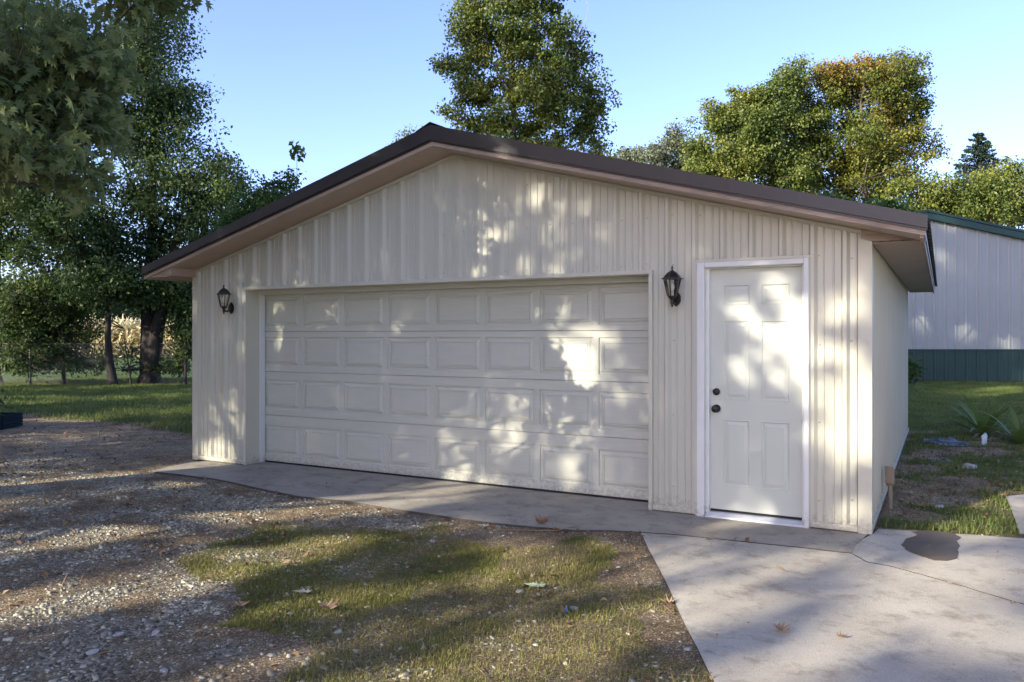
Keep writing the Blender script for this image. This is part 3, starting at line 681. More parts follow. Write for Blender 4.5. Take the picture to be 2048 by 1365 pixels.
for g_ in [(145,961,160,5,-5.5),(300,1050,170,9,-7),(520,1018,140,7,-5),(690,1009,80,4,-2),(120,1195,160,15,-11),(390,1143,170,15,-11),(560,1110,80,8,-12),(560,1345,130,18,-14),(740,1295,90,14,-15),
           (1085,1089,85,9,-3),(1070,1150,62,9,-3),(960,1325,90,12,-14),(1110,1296,90,13,-17),(1280,1245,100,13,-19),(920,1245,60,7,-8),(1275,1138,30,8,-5),(700,1190,50,6,-10),
           (1337,1095,55,9,-8),(1400,1120,60,8,-5),(1475,1175,48,11,-10),(1519,1212,66,14,-10),(1610,1118,66,17,-6),(1811,1158,105,22,-6),(1890,1133,80,13,-6),(1750,1227,66,17,-10),
           (1540,1330,150,18,-8),(2012,1270,50,40,-10),(1650,1297,62,12,-10),(1490,1043,48,8,-8),(1990,1160,70,14,-5),(1480,1385,120,25,-8),(1870,1215,60,10,-10),
           (887,977,28,6,-8),(830,1000,30,4,-8),(700,1003,60,4,-2),(470,950,40,3,-6),(440,925,50,2,-5),(925,1050,16,4),
           (2000,1030,75,30,-15),(2030,985,50,20,-20),(1930,1060,70,8,0),(1990,948,52,7,5),(2005,787,55,8,-3),(130,797,26,3),(240,797,20,2),(145,838,32,3),(60,806,24,2),(350,790,22,2)]:
    gap(onZ, *g_, grow=0.25 if g_[0] < 1300 else 0.12)
_rf = np.random.default_rng(404)
for _i in range(70): gap(onY, _rf.uniform(930, 1740), _rf.uniform(360, 1000), _rf.uniform(4, 10), _rf.uniform(4, 12), _rf.uniform(-30, 30), grow=0.035)
for _i in range(26): gap(onY, _rf.uniform(400, 900), _rf.uniform(560, 930), _rf.uniform(3, 7), _rf.uniform(4, 12), _rf.uniform(-30, 30), grow=0.03)
def at24(px, py): return atD(px, py, SD)
for g_ in [(1930,664,19,17),(2015,688,17,14),(1842,640,12,20),(1905,446,26,14),(2035,450,14,20),(1848,655,10,10),(1880,510,6,5)]:
    gap(at24, *g_)
NEAR_N = len(GAPS)
for g_ in [(420,330,30,30),(470,400,30,25),(330,150,35,30),(380,260,20,30),(300,420,30,30),(120,560,25,20),(200,520,20,20)]:
    gap(at24, *g_, grow=0.1)
def shaded(P, rg, soft=0.12, far_only=True):
    """keep-mask for leaves: False where the leaf would stand in a light gap"""
    q = ab(P); keep = np.ones(len(P), bool)
    for c, M in (GAPS if not far_only else GAPS[:NEAR_N]):
        d = (q-c)@M.T; r = np.hypot(d[:, 0], d[:, 1]); keep &= r > 1+rg.normal(0, soft, len(P))
    return keep

# ================================================================== TREES
KITE = (np.array([(0, 0, 0), (-0.32, 0.45, 0.06), (0, 1.0, -0.04), (0.32, 0.45, 0.06)]), [(0, 3, 2), (0, 2, 1)])
_mp = [(0.02,0.0),(0.24,-0.05),(0.15,0.11),(0.50,0.12),(0.20,0.28),(0.60,0.58),(0.27,0.47),(0.30,0.66),(0.11,0.56),(0.11,0.82),(0.0,1.06)]
_mv = [(0, 0.28, 0.05)]+[(x, y, -0.35*abs(x)-0.12*y*y) for x, y in _mp]+[(-x, y, -0.35*abs(x)-0.12*y*y) for x, y in _mp[::-1][1:]]
MAPLE = (np.array(_mv), [(0, i, i % (len(_mv)-1)+1) for i in range(1, len(_mv))])
def leaves(P, size, rg, shape=KITE, droop=0.4, up=0.5, axis=None):
    n = len(P); V0, F0 = shape; F0 = np.array(F0)
    a = rg.normal(0, 1, (n, 3)) if axis is None else axis+rg.normal(0, 0.6, (n, 3))
    a[:, 2] -= droop; a /= np.linalg.norm(a, axis=1)[:, None]
    nn = rg.normal(0, 1, (n, 3)); nn[:, 2] += up*2; nn -= a*np.sum(nn*a, 1)[:, None]; nn /= np.linalg.norm(nn, axis=1)[:, None]+1e-9
    b = np.cross(a, nn); s = np.asarray(size).reshape(-1, 1, 1)*np.ones((n, 1, 1))
    V = P[:, None, :]+s*(V0[None, :, 0, None]*b[:, None]+V0[None, :, 1, None]*a[:, None]+V0[None, :, 2, None]*nn[:, None])
    Fa = F0[None]+(np.arange(n)*len(V0))[:, None, None]
    return V.reshape(-1, 3), Fa.reshape(-1, 3)
M_BARK = mat('grey brown bark', (0.15, 0.12, 0.095), 0.9, 0.5, 5, 0.8, 18, stretch=(3, 3, 0.6))
M_BARKD = mat('dark bark', (0.045, 0.036, 0.03), 0.9, 0.5, 5, 0.8, 16, stretch=(3, 3, 0.6))
M_BARKL = mat('pale bark', (0.30, 0.26, 0.21), 0.9, 0.4, 6, 0.5, 18, stretch=(3, 3, 0.6))
def tree(name, label, base, tr, blobs, ncl, lpc, leaf, clr, m, bark=M_BARK, seed=1, shape=KITE, droop=0.4, keep=None, group=None, trunk=None, nlimb=9, flat=0.7, cat='tree', twig=0.012, shell=0.45, extra=None, top=None, vexp=0.75, wts=None):
    """blobs: [(centre, radii)], world; trunk: polyline or None"""
    rg = np.random.default_rng(seed); base = np.array(base, float)
    t = empty(name, tuple(base)); tag(t, label, cat, group)
    vols = np.array([np.prod(b[1]) for b in blobs])**vexp; vols = vols/vols.sum()
    C = []
    for bi, ((c, r), v) in enumerate(zip(blobs, vols)):
        k = max(3, int(ncl*v*(wts[bi] if wts else 1))); d = rg.normal(0, 1, (k, 3)); d /= np.linalg.norm(d, axis=1)[:, None]
        q = rg.random(k)**shell; C.append(np.array(c)+d*np.array(r)*q[:, None])
    C = np.concatenate(C); C = C[C[:, 2] > 0.4]
    if keep is not None: C = C[keep(C)]
    topz = (top if top else np.percentile(C[:, 2], 85)); cen = C.mean(0)
    if trunk is None:
        k = 9; u = np.linspace(0, 1, k); T = base[None]+np.outer(u, np.array([(cen[0]-base[0])*0.3, (cen[1]-base[1])*0.3, topz-base[2]]))
        T[1:, :2] += np.cumsum(rg.normal(0, 0.05, (k-1, 2))*(topz/8), 0); T[0, 2] -= 0.2
    else: T = np.array(trunk, float)
    u = np.linspace(0, 1, len(T)); rad = tr*(1-0.86*u**0.9); rad[0] *= 1.45
    if len(T) > 3: rad[1] *= 1.05
    mb = MB(); mb.tube(T-base, rad, 12)
    # limbs
    li = rg.choice(len(C), min(nlimb, len(C)), replace=False); nodes = [T[int(len(T)*0.4):]]; nrad = [rad[int(len(T)*0.4):]]
    for i in li:
        p = C[i]; h = np.hypot(*(p[:2]-cen[:2])); zz0 = np.clip(p[2]-0.9*h-0.6, base[2]+0.28*(topz-base[2]), topz*0.95)
        j = int(np.argmin(np.abs(T[:, 2]-zz0))); s = T[j]; k = 6; uu = np.linspace(0, 1, k)[:, None]
        mid = s*0.45+p*0.55+np.array([0, 0, -0.12*np.linalg.norm(p-s)]); L = (1-uu)**2*s+2*uu*(1-uu)*mid+uu**2*p
        L[1:-1] += rg.normal(0, 0.05*np.linalg.norm(p-s)/3, (k-2, 3)); rr = np.geomspace(min(rad[j]*0.5, tr*0.4), twig*1.4, k)
        mb.tube(L-base, rr, 7); nodes.append(L); nrad.append(rr)
    N = np.concatenate(nodes); NR = np.concatenate(nrad)
    A = np.zeros_like(C)
    for i, p in enumerate(C):
        d = np.linalg.norm(N-p, axis=1)+np.maximum(0, N[:, 2]-p[2])*0.8; j = int(np.argmin(d)); s = N[j]
        A[i] = p-s; k = np.linalg.norm(A[i])
        mid = (s+p)/2+rg.normal(0, 0.08, 3)*k+np.array([0, 0, 0.06*k]); mb.tube([s-base, mid-base, p-base], [max(min(NR[j]*0.6, twig*2.5), twig), twig*0.8, twig*0.35], 4)
    mb.build('trunk', bark, t, smooth=True)
    A = A/(np.linalg.norm(A, axis=1)[:, None]+1e-6)
    k = rg.poisson(lpc, len(C)); ids = np.repeat(np.arange(len(C)), k); n = len(ids)
    sc = rg.uniform(0.6, 1.35, len(C))*clr
    _g = rg.normal(0, 1, (n, 3)); _g *= np.minimum(1, 1.75/(np.linalg.norm(_g, axis=1)+1e-6))[:, None]
    P = C[ids]+_g*np.array([1, 1, flat])*sc[ids][:, None]*0.62-A[ids]*(rg.random(n)*1.0*sc[ids])[:, None]
    if extra is not None: P = np.concatenate([P, extra]); 
    P = P[P[:, 2] > 0.15]
    if keep is not None: P = P[keep(P)]
    P = P[shaded(P, rg, far_only=(name != 'yard_tree'))]
    V, F_ = leaves(P, leaf*rg.uniform(0.65, 1.25, len(P)), rg, shape, droop)
    link('crown', fastmesh('crown', V-base, F_), m, t)
    return t
def B(px, py, D, rx, ry, rd=None):
    """a clump of crown seen at a pixel, D metres away, radii in pixels there"""
    k = D/FPX; c = atD(px, py, D); rd = rd if rd else rx*k*0.9
    return (c, (rx*k, max(rd, rx*k*0.6), ry*k))
LM_DARK = leafmat('dark leaves', [(0.042, 0.078, 0.03), (0.082, 0.135, 0.046), (0.135, 0.195, 0.06), (0.23, 0.28, 0.09)], 0.45)
LM_MAPLE = leafmat('silver maple leaves', [(0.11, 0.15, 0.05), (0.18, 0.225, 0.075), (0.26, 0.295, 0.115), (0.42, 0.44, 0.27)], 0.5)
LM_YEL = leafmat('yellow green leaves', [(0.04, 0.072, 0.018), (0.095, 0.138, 0.028), (0.17, 0.20, 0.038), (0.28, 0.27, 0.055)], 0.3)
LM_AUT = leafmat('autumn leaves', [(0.035, 0.066, 0.013), (0.09, 0.125, 0.018), (0.17, 0.18, 0.03), (0.27, 0.21, 0.035)], 0.3, noise=0.22)
LM_AUT2 = leafmat('orange autumn leaves', [(0.07, 0.105, 0.02), (0.12, 0.14, 0.025), (0.22, 0.16, 0.025), (0.32, 0.13, 0.025)], 0.3, noise=0.3)
LM_PALE = leafmat('pale leaves', [(0.09, 0.115, 0.065), (0.13, 0.155, 0.09), (0.18, 0.20, 0.12)], 0.3)
LM_LIME = leafmat('light green leaves', [(0.04, 0.09, 0.02), (0.075, 0.14, 0.035), (0.12, 0.19, 0.06)], 0.4)
LM_CON = leafmat('needle foliage', [(0.016, 0.035, 0.024), (0.03, 0.055, 0.035), (0.05, 0.075, 0.045)], 0.15)
LM_CORN = leafmat('dry corn leaves', [(0.42, 0.36, 0.19), (0.58, 0.52, 0.30), (0.68, 0.62, 0.42)], 0.3)
def base_at(px, D, z=0.0): p = atD(px, 700, D); return (p[0], p[1], z)

# --- tree behind the garage
tree('broadleaf_tree', 'tall bushy green tree rising behind the garage ridge', base_at(1040, 27), 0.26,
     [B(1000, 60, 27, 105, 110), B(1060, -60, 27, 100, 110), B(1090, 110, 27, 95, 120), B(960, 190, 27, 70, 80), B(1140, 200, 27, 75, 90), B(1060, 240, 27, 110, 80), B(905, 120, 27, 48, 42), B(1190, 260, 27, 32, 36), B(1165, 140, 27, 40, 40), B(1190, 215, 27, 34, 50), B(915, 210, 27, 34, 44), B(1205, 290, 27, 24, 24), B(930, 40, 27, 40, 60), B(1000, 320, 27, 110, 70), B(1130, 330, 27, 90, 70)],
     560, 130, 0.122, 0.38, LM_YEL, M_BARKL, 11, nlimb=16)
# --- maples at right behind
RD = 42
tree('maple_tree', 'broad green tree with orange autumn top right of centre', base_at(1690, RD), 0.35,
     [B(1690, 250, RD, 150, 120), B(1600, 230, RD, 80, 80), B(1780, 230, RD, 80, 95), B(1660, 170, RD, 60, 50), B(1790, 160, RD, 60, 60), B(1850, 250, RD, 38, 90), B(1700, 330, RD, 160, 90), B(1840, 190, RD, 40, 40), B(1810, 130, RD, 34, 34), B(1740, 150, RD, 40, 36), B(1870, 300, RD, 26, 60), B(1640, 360, RD, 90, 60), B(1770, 370, RD, 90, 60)],
     520, 150, 0.15, 0.55, LM_AUT, M_BARK, 21, nlimb=16)
tree('maple_tree', 'dense green tree at the left flank of the orange-topped tree', base_at(1480, RD-2), 0.3,
     [B(1490, 280, RD-2, 90, 90), B(1450, 330, RD-2, 75, 70), B(1550, 250, RD-2, 60, 75), B(1495, 190, RD-2, 40, 46), B(1440, 235, RD-2, 40, 44), B(1560, 175, RD-2, 44, 46), B(1600, 150, RD-2, 26, 34), B(1395, 290, RD-2, 36, 70), B(1570, 350, RD-2, 80, 60)],
     400, 150, 0.15, 0.52, LM_YEL, M_BARK, 22, nlimb=14)
tree('maple_tree', 'orange and yellow tree crown between the two broad green trees', base_at(1720, RD-1), 0.3,
     [B(1690, 142, RD-1, 70, 26), B(1775, 150, RD-1, 65, 30), B(1640, 165, RD-1, 30, 22), B(1790, 230, RD-1, 40, 40)],
     100, 100, 0.15, 0.6, LM_AUT2, M_BARK, 23, nlimb=10)
tree('broadleaf_tree', 'low rounded green tree above the shed roof, at the right edge', base_at(1975, 39), 0.3,
     [B(1960, 400, 39, 90, 60), B(2040, 400, 39, 70, 55), B(1890, 390, 39, 50, 50), B(2000, 370, 39, 60, 40), B(1820, 400, 39, 60, 50)], 260, 120, 0.145, 0.5, LM_YEL, M_BARK, 24, nlimb=12)
tree('shrub_tree', 'light green small tree showing just above the right roof slope', base_at(1640, 20), 0.08,
     [B(1640, 420, 20, 60, 30), B(1740, 430, 20, 70, 30), B(1560, 400, 20, 45, 24)], 120, 60, 0.12, 0.28, LM_LIME, M_BARK, 25, nlimb=6)
tree('willow_tree', 'pale grey-green distant tree left of the orange-topped trees', base_at(1345, 50), 0.2,
     [B(1345, 295, 50, 30, 50), B(1310, 320, 50, 40, 34), B(1365, 330, 50, 30, 60)], 150, 60, 0.17, 0.5, LM_PALE, M_BARKL, 26, nlimb=8)
tree('willow_tree', 'pale thin distant tree between the tall tree and the maples', base_at(1265, 52), 0.2,
     [B(1268, 315, 52, 28, 32), B(1240, 325, 52, 34, 22)], 80, 50, 0.17, 0.5, LM_PALE, M_BARKL, 27, nlimb=8)
tree('willow_tree', 'pale wispy distant treetop left of the roof peak', base_at(815, 55), 0.2,
     [B(815, 280, 55, 22, 26), B(835, 268, 55, 14, 16), B(790, 290, 55, 14, 20), B(815, 340, 55, 50, 40)], 70, 32, 0.17, 0.5, LM_PALE, M_BARKL, 28, nlimb=8)
# conifer
def conifer(px, D, ytop, ybot, label):
    rg = np.random.default_rng(33); b = np.array(base_at(px, D)); t = empty('conifer_tree', tuple(b)); tag(t, label, 'tree')
    zt_ = atD(px, ytop, D)[2]; zb_ = 2.0; mb = MB(); mb.tube([(0, 0, -0.2), (0, 0, zt_)], [0.25, 0.02], 8); P = []; ax = []
    z = zb_
    while z < zt_-0.1:
        q = (zt_-z)/(zt_-zb_); R1 = min(0.12+0.62*(zt_-z), 3.2); n_ = 10
        for k in range(n_):
            a = rg.random()*6.283; d = np.array([math.cos(a), math.sin(a), 0.12]); L = R1*rg.uniform(0.65, 1.1)
            mb.tube([(0, 0, z), tuple(d*L+np.array([0, 0, z]))], [0.03, 0.006], 4)
            m_ = int(40+80*L/2); s = rg.random(m_)**0.7*L; P.append(b+np.array([0, 0, z])+d*s[:, None]+rg.normal(0, 0.09, (m_, 3))*(0.3+(L-s)[:, None])); ax.append(np.tile(d, (m_, 1)))
        z += 0.34
    mb.build('trunk', M_BARKD, t); P = np.concatenate(P); ax = np.concatenate(ax)
    V, F_ = leaves(P, 0.16*rg.uniform(0.7, 1.3, len(P)), rg, KITE, 0.1, axis=ax); link('crown', fastmesh('crown', V-b, F_), LM_CON, t)
conifer(1957, 62, 262, 340, 'dark pointed conifer far behind the shed')

# --- trees along the fence at the left
FD = 24.5
tree('fence_tree', 'dark fence-line tree with forked trunk left of the garage', base_at(300, FD), 0.34,
     [B(330, 330, FD, 130, 130), B(250, 200, FD, 150, 120), B(310, 60, FD, 100, 90), B(420, 400, FD, 90, 100), B(470, 380, FD, 55, 60), B(380, 500, FD, 80, 80), B(230, 480, FD, 140, 100), B(370, 200, FD, 65, 70), B(330, 570, FD, 90, 50), B(250, 590, FD, 110, 45), B(375, 600, FD, 50, 40)],
     1000, 64, 0.115, 0.46, LM_DARK, M_BARKD, 41, nlimb=18, trunk=[tuple(np.array(base_at(300, FD))+np.array(q)) for q in ((0, 0, -0.2), (0, 0, 0.5), (-0.05, 0, 1.4), (-0.12, 0, 2.6), (-0.1, 0.1, 4.0), (0.0, 0.1, 5.5), (0.1, 0, 7.2), (0.1, 0, 9.0))])
# its second stem
b_ = np.array(base_at(300, FD)); q_ = bpy.data.objects['fence_tree']
MB().tube([(0.1, 0, 0.5), (0.25, 0.05, 1.6), (0.62, 0.1, 3.0), (1.2, 0.2, 5.2)], [0.25, 0.21, 0.17, 0.08], 10).build('second_stem', M_BARKD, q_, smooth=True)
tree('fence_tree', 'slender dark tree on the fence line, thin straight trunk', base_at(228, FD-0.6), 0.12,
     [B(200, 560, FD-1, 110, 50), B(140, 470, FD-1, 110, 80), B(100, 380, FD-1, 110, 90)], 260, 70, 0.12, 0.38, LM_DARK, M_BARKD, 42, nlimb=9)
tree('fence_tree', 'leaning dark tree on the fence line at the left edge', base_at(-10, FD), 0.2,
     [B(40, 500, FD, 110, 110), B(110, 590, FD, 110, 50), B(-40, 350, FD, 120, 150), B(60, 620, FD, 90, 45), B(40, 250, FD, 150, 130), B(60, 80, FD, 170, 130)], 800, 64, 0.115, 0.44, LM_DARK, M_BARKD, 43, nlimb=12)
tree('fence_tree', 'small crooked sapling on the fence line left of the thin trunk', base_at(128, FD-0.4), 0.06,
     [B(135, 620, FD, 60, 50), B(90, 660, FD, 60, 40)], 90, 60, 0.11, 0.32, LM_DARK, M_BARKD, 44, nlimb=5)
tree('fence_shrub', 'leafy bush against the fence beside the garage corner', base_at(370, FD-0.5), 0.05,
     [B(372, 640, FD, 40, 70), B(385, 590, FD, 40, 50), B(350, 730, FD, 30, 40)], 130, 60, 0.11, 0.32, LM_DARK, M_BARKD, 45, nlimb=5, cat='bush')
tree('fence_shrub', 'low tangle of vines over the fence at the far left', base_at(60, FD-0.5), 0.05,
     [B(20, 730, FD, 70, 40), B(90, 740, FD, 60, 32), B(160, 748, FD, 40, 22), B(50, 680, FD, 70, 40), B(110, 690, FD, 60, 40), B(20, 640, FD, 60, 40)], 320, 60, 0.10, 0.30, LM_DARK, M_BARKD, 46, nlimb=5, cat='bush')
tree('fence_shrub', 'sparse weedy bush between the two trunks at the fence', base_at(262, FD-0.5), 0.03,
     [B(262, 725, FD, 22, 40), B(190, 745, FD, 30, 24), B(215, 715, FD, 20, 30), B(160, 690, FD, 30, 50), B(330, 740, FD, 30, 26), B(190, 650, FD, 30, 30)], 120, 34, 0.09, 0.26, LM_DARK, M_BARKD, 47, nlimb=4, cat='bush')
tree('young_tree', 'light green young tree above the left roof slope', base_at(505, 19), 0.07,
     [B(505, 425, 19, 50, 40), B(560, 390, 19, 42, 30), B(470, 460, 19, 50, 40), B(590, 360, 19, 20, 18)], 150, 42, 0.10, 0.26, LM_LIME, M_BARK, 48, nlimb=7)
# tall sapling shoot with one tuft
b_ = np.array(base_at(590, 18)); t_ = empty('sapling_shoot', tuple(b_)); tag(t_, 'thin bare shoot with a single leafy tuft above the left roof', 'sapling')
rg = np.random.default_rng(9); tp = atD(594, 303, 18)-b_
MB().tube([(0, 0, -0.1), (0.05, 0, tp[2]*0.5), tuple(tp)], [0.02, 0.014, 0.006], 6).build('stem', M_BARKL, t_)
P = b_+tp+rg.normal(0, 1, (46, 3))*np.array([0.085, 0.085, 0.09]); V, F_ = leaves(P, 0.16, rg, KITE, 0.1); link('crown', fastmesh('crown', V-b_, F_), LM_DARK, t_)
# far sunlit trees and corn beyond the fence
for i, (px, D, ry, lab) in enumerate([(30, 75, 60, 'sunlit yellow-green tree far beyond the fence, at the left edge'), (200, 82, 45, 'sunlit hazy tree far beyond the fence, behind the thin trunk'), (385, 78, 58, 'sunlit pale tree far beyond the fence, beside the garage corner')]):
    tree('far_tree', lab, base_at(px, D), 0.25, [B(px, 610, D, 100, ry), B(px-50, 625, D, 60, ry*0.7), B(px+60, 625, D, 70, ry*0.7)], 200, 55, 0.34, 0.8, LM_LIME if i != 1 else LM_PALE, M_BARK, 60+i, group='trees beyond the field')
def corn():
    rg = np.random.default_rng(70); n = 9000; D = rg.uniform(52, 62, n); px = rg.uniform(-260, 480, n)
    b = CAM+np.outer(D, FWD)+np.outer((px-PCX)/FPX*D, RGT); b[:, 2] = 0
    h = rg.uniform(1.9, 2.5, n); k = 7; ids = np.repeat(np.arange(n), k)
    P = b[ids].copy(); P[:, 2] = rg.random(n*k)*h[ids]; a = rg.normal(0, 1, (n*k, 3)); a[:, 2] = rg.uniform(0.2, 1.4, n*k)
    V, F_ = leaves(P, rg.uniform(0.4, 0.75, n*k), rg, (KITE[0]*np.array([0.35, 1, 1]), KITE[1]), 0.0, 0.0, axis=a)
    o = link('corn_field', fastmesh('corn', V, F_), LM_CORN); tag(o, 'dry tan corn standing in the field beyond the fence', 'corn', kind='stuff')
corn()

# --- chain-link fence
M_GALV = mat('galvanised wire', (0.16, 0.16, 0.15), 0.5, 0.2, 5)
fa = np.array(base_at(-260, FD-0.9)); fb = np.array(base_at(520, FD+0.1)); fl = np.linalg.norm(fb-fa); fd_ = (fb-fa)/fl
fen = empty('chain_link_fence', tuple(fa)); tag(fen, 'rusty chain-link fence between the tree trunks at the left', 'fence')
FH = 1.25; mb = MB(); n = int(fl/2.6)+1
for k in range(n+1): MB().tube([tuple(fd_*fl*k/n+np.array([0, 0, -0.1])), tuple(fd_*fl*k/n+np.array([0, 0, FH+0.05]))], 0.025, 8).build('post', M_GALV, fen)
MB().tube([(0, 0, FH), tuple(fd_*fl+np.array([0, 0, FH]))], 0.018, 6).build('top_rail', M_GALV, fen)
cell = 0.075; V = []; F_ = []
m_ = int((fl+FH)/cell)
for s_ in (1, -1):
    for k in range(m_):
        u0 = k*cell-(FH if s_ > 0 else 0); a = (u0, 0.0); b = (u0+FH, FH)
        if s_ < 0: a = (u0, FH); b = (u0+FH, 0.0); 
        if b[0] < 0.05 or a[0] > fl-0.05 or a[0] < 0 or b[0] > fl: continue
        A_ = fd_*a[0]+np.array([0, 0, a[1]]); B_ = fd_*b[0]+np.array([0, 0, b[1]]); wdt = np.array([0, 0, 0.0045]); o = len(V)
        V += [A_-wdt, B_-wdt, B_+wdt, A_+wdt]; F_.append((o, o+1, o+2, o+3))
tag(link('wire_mesh', fastmesh('wire', np.array(V), np.array(F_)), M_GALV, fen), kind='stuff')

# --- the near maple whose branches hang into the picture at the top left
OUT = np.array([(-900, -900), (440, -900), (425, 5), (380, 30), (300, 20), (275, 75), (255, 110), (276, 160), (235, 190), (262, 230), (272, 300), (225, 320), (245, 385), (190, 390), (170, 440), (120, 400), (60, 330), (0, 380), (-900, 420)])
def keep_near(P):
    px, py, z = project(P); inview = (z > 0.3) & (px > -60) & (px < 2100) & (py > -60) & (py < 1400)
    return (~inview) | inpoly(px, py, OUT)
nb = base_at(-700, 6.2)
tree('silver_maple', 'silver maple with lobed leaves hanging into the upper left corner', nb, 0.38,
     [B(40, 170, 5.2, 190, 190, 0.9), B(180, 120, 5.6, 110, 160, 0.8), B(-300, 60, 6, 350, 330, 1.6), B(-700, -350, 6.5, 700, 420, 3.0), B(120, 330, 5.0, 120, 90, 0.6), B(330, -60, 6.0, 110, 70, 0.6)],
     640, 26, 0.090, 0.28, LM_MAPLE, M_BARK, 81, shape=MAPLE, droop=1.1, keep=keep_near, nlimb=22, twig=0.005, shell=0.6, vexp=0.33, wts=[1.7, 1.5, 0.45, 0.6, 0.9, 0.8])

# --- trees on the sunny side, behind the photographer: they shade the yard
LM_SHADE = leafmat('yard tree leaves', [(0.03, 0.06, 0.015), (0.055, 0.095, 0.022), (0.09, 0.125, 0.03)], 0.2)
BIG = (np.array([(0, 0, 0), (-0.46, 0.5, 0.05), (0, 1.0, -0.05), (0.46, 0.5, 0.05)]), [(0, 3, 2), (0, 2, 1)])
def shade_tree(label, dist, perp, z0, z1, halfw, seed, ncl, lpc, leaf=0.135, depth=2.2, toff=0.0):
    b = SH*dist+np.array([PRP[0], PRP[1]])*perp; base = (b[0]+PRP[0]*toff, b[1]+PRP[1]*toff, 0.0)
    bl = []; rg = np.random.default_rng(seed)
    nu = max(2, int(halfw/1.3)); nv = max(2, int((z1-z0)/2.2))
    for i in range(nu):
        for j in range(nv):
            u = -halfw+halfw*2*(i+0.5)/nu; v = z0+(z1-z0)*(j+0.5)/nv
            dd = rg.uniform(-0.6, 0.6); c = np.array([b[0]+PRP[0]*u+SH[0]*dd, b[1]+PRP[1]*u+SH[1]*dd, v])
            bl.append((c, (1.25*halfw/nu, depth, 0.72*(z1-z0)/nv)))
    return tree('yard_tree', label, base, 0.3, bl, ncl, lpc, leaf, 0.55, LM_SHADE, M_BARK, seed, shape=BIG, nlimb=16, group='trees shading the yard', shell=0.6)
shade_tree('broad leafy tree shading the garage door from behind the camera', 15.5, -4.0, 3.8, 19.5, 4.8, 91, 840, 96)
shade_tree('broad leafy tree shading the concrete pad from behind the camera', 17.0, 1.2, 4.0, 15.0, 3.4, 92, 520, 100, toff=3.3)
shade_tree('broad leafy tree shading the drive and left wall from the roadside', 16.0, -12.0, 3.6, 19.5, 4.8, 93, 780, 88)
shade_tree('broad leafy tree shading the left lawn from the roadside', 13.0, -20.0, 3.0, 21.0, 5.2, 94, 780, 80)
shade_tree('tall leafy tree far behind the camera shading the back shed', 36.0, -4.5, 12.0, 29.0, 6.5, 95, 760, 80, 0.21, 2.6)


def added_hedge():  # unseen row of foliage, added to cut the bright low sky under the crowns
    rg = np.random.default_rng(97); n = 40000; u = rg.uniform(-34, 7, n); v = rg.random(n)**0.8*(6.2+0.9*np.sin(u*0.7)+0.6*np.sin(u*1.9+1)); d = 27+rg.normal(0, 0.7, n)
    P = np.stack([SH[0]*d+PRP[0]*u, SH[1]*d+PRP[1]*u, v+0.1], -1); V, F_ = leaves(P, rg.uniform(0.2, 0.36, n), rg, BIG, 0.3)
    t = empty('added_hedge', tuple(P.mean(0)*np.array([1, 1, 0]))); tag(t, 'tall leafy screen added unseen behind the camera to block low sky', 'added_hedge'); b = np.array(t.location)
    link('foliage', fastmesh('foliage', V-b, F_), LM_DARK, t); mb = MB()
    for k in range(24): q = -33+k*1.7; mb.tube([(SH[0]*27+PRP[0]*q-b[0], SH[1]*27+PRP[1]*q-b[1], -0.1), (SH[0]*27+PRP[0]*q-b[0]+0.1, SH[1]*27+PRP[1]*q-b[1], 4.6)], [0.07, 0.03], 5)
    mb.build('stems', M_BARKD, t)
added_hedge()

# ================================================================== GROUND COVER
def scatter_area(n, x0, x1, y0, y1, wf, rg):
    x = rg.uniform(x0, x1, n); y = rg.uniform(y0, y1, n); k = rg.random(n) < wf(x, y); return x[k], y[k]
def in_garage(x, y): return (x > -W-0.04) & (x < 0.035) & (y > -0.035) & (y < LEN+0.05)
def in_view(x, y, m=140):
    px, py, z = project(np.stack([x, y, np.zeros(len(x))], -1)); return (z > 0.5) & (px > -m) & (px < 2048+m) & (py < 1365+m*1.5)
def grass(name, label, n, box, h0, h1, wdt, cols, seed, wf=lawn_w, one=False):
    rg = np.random.default_rng(seed); x, y = scatter_area(n, *box, wf, rg)
    k = ~on_conc(x, y) & ~in_garage(x, y) & in_view(x, y); x, y = x[k], y[k]; n = len(x); z = gz(x, y)
    a = rg.uniform(0, 6.283, n); h = rg.uniform(h0, h1, n); L = rg.uniform(0.15, 0.95, n)*h
    d = np.stack([np.cos(a), np.sin(a), 0*a], -1); s = np.stack([-np.sin(a), np.cos(a), 0*a], -1)*wdt*rg.uniform(0.6, 1.3, n)[:, None]
    p = np.stack([x, y, z-0.004], -1); up = np.zeros((n, 3)); up[:, 2] = h
    m1 = p+d*(L*0.35)[:, None]+up*0.62; tip = p+d*L[:, None]+up*0.95
    V = np.stack([p-s, p+s, m1+s*0.7, m1-s*0.7, tip], 1).reshape(-1, 3); o = (np.arange(n)*5)[:, None]
    F_ = np.concatenate([o+np.array([0, 1, 2]), o+np.array([0, 2, 3]), o+np.array([3, 2, 4])])
    if one: V = np.stack([p-s, p+s, tip], 1).reshape(-1, 3); F_ = (np.arange(n)*3)[:, None]+np.array([0, 1, 2])
    ob = link(name, fastmesh(name, V, F_), leafmat(name+' blades', cols, 0.3, 0.6, noise=1.5)); tag(ob, label, 'grass', kind='stuff')
GC = [(0.11, 0.13, 0.03), (0.19, 0.20, 0.045), (0.29, 0.27, 0.075), (0.42, 0.33, 0.16)]
GL = [(0.07, 0.105, 0.025), (0.11, 0.16, 0.038), (0.165, 0.21, 0.05), (0.25, 0.24, 0.10)]
grass('yard_grass', 'short patchy grass in front of the garage', 680000, (-4.5, 0.5, -4.4, -0.4), 0.008, 0.034, 0.0024, GC, 101, one=True)
grass('lawn_grass', 'mown lawn grass left of the garage', 230000, (-27, -7.5, -1.5, 12), 0.03, 0.10, 0.008, GL, 102, one=True)
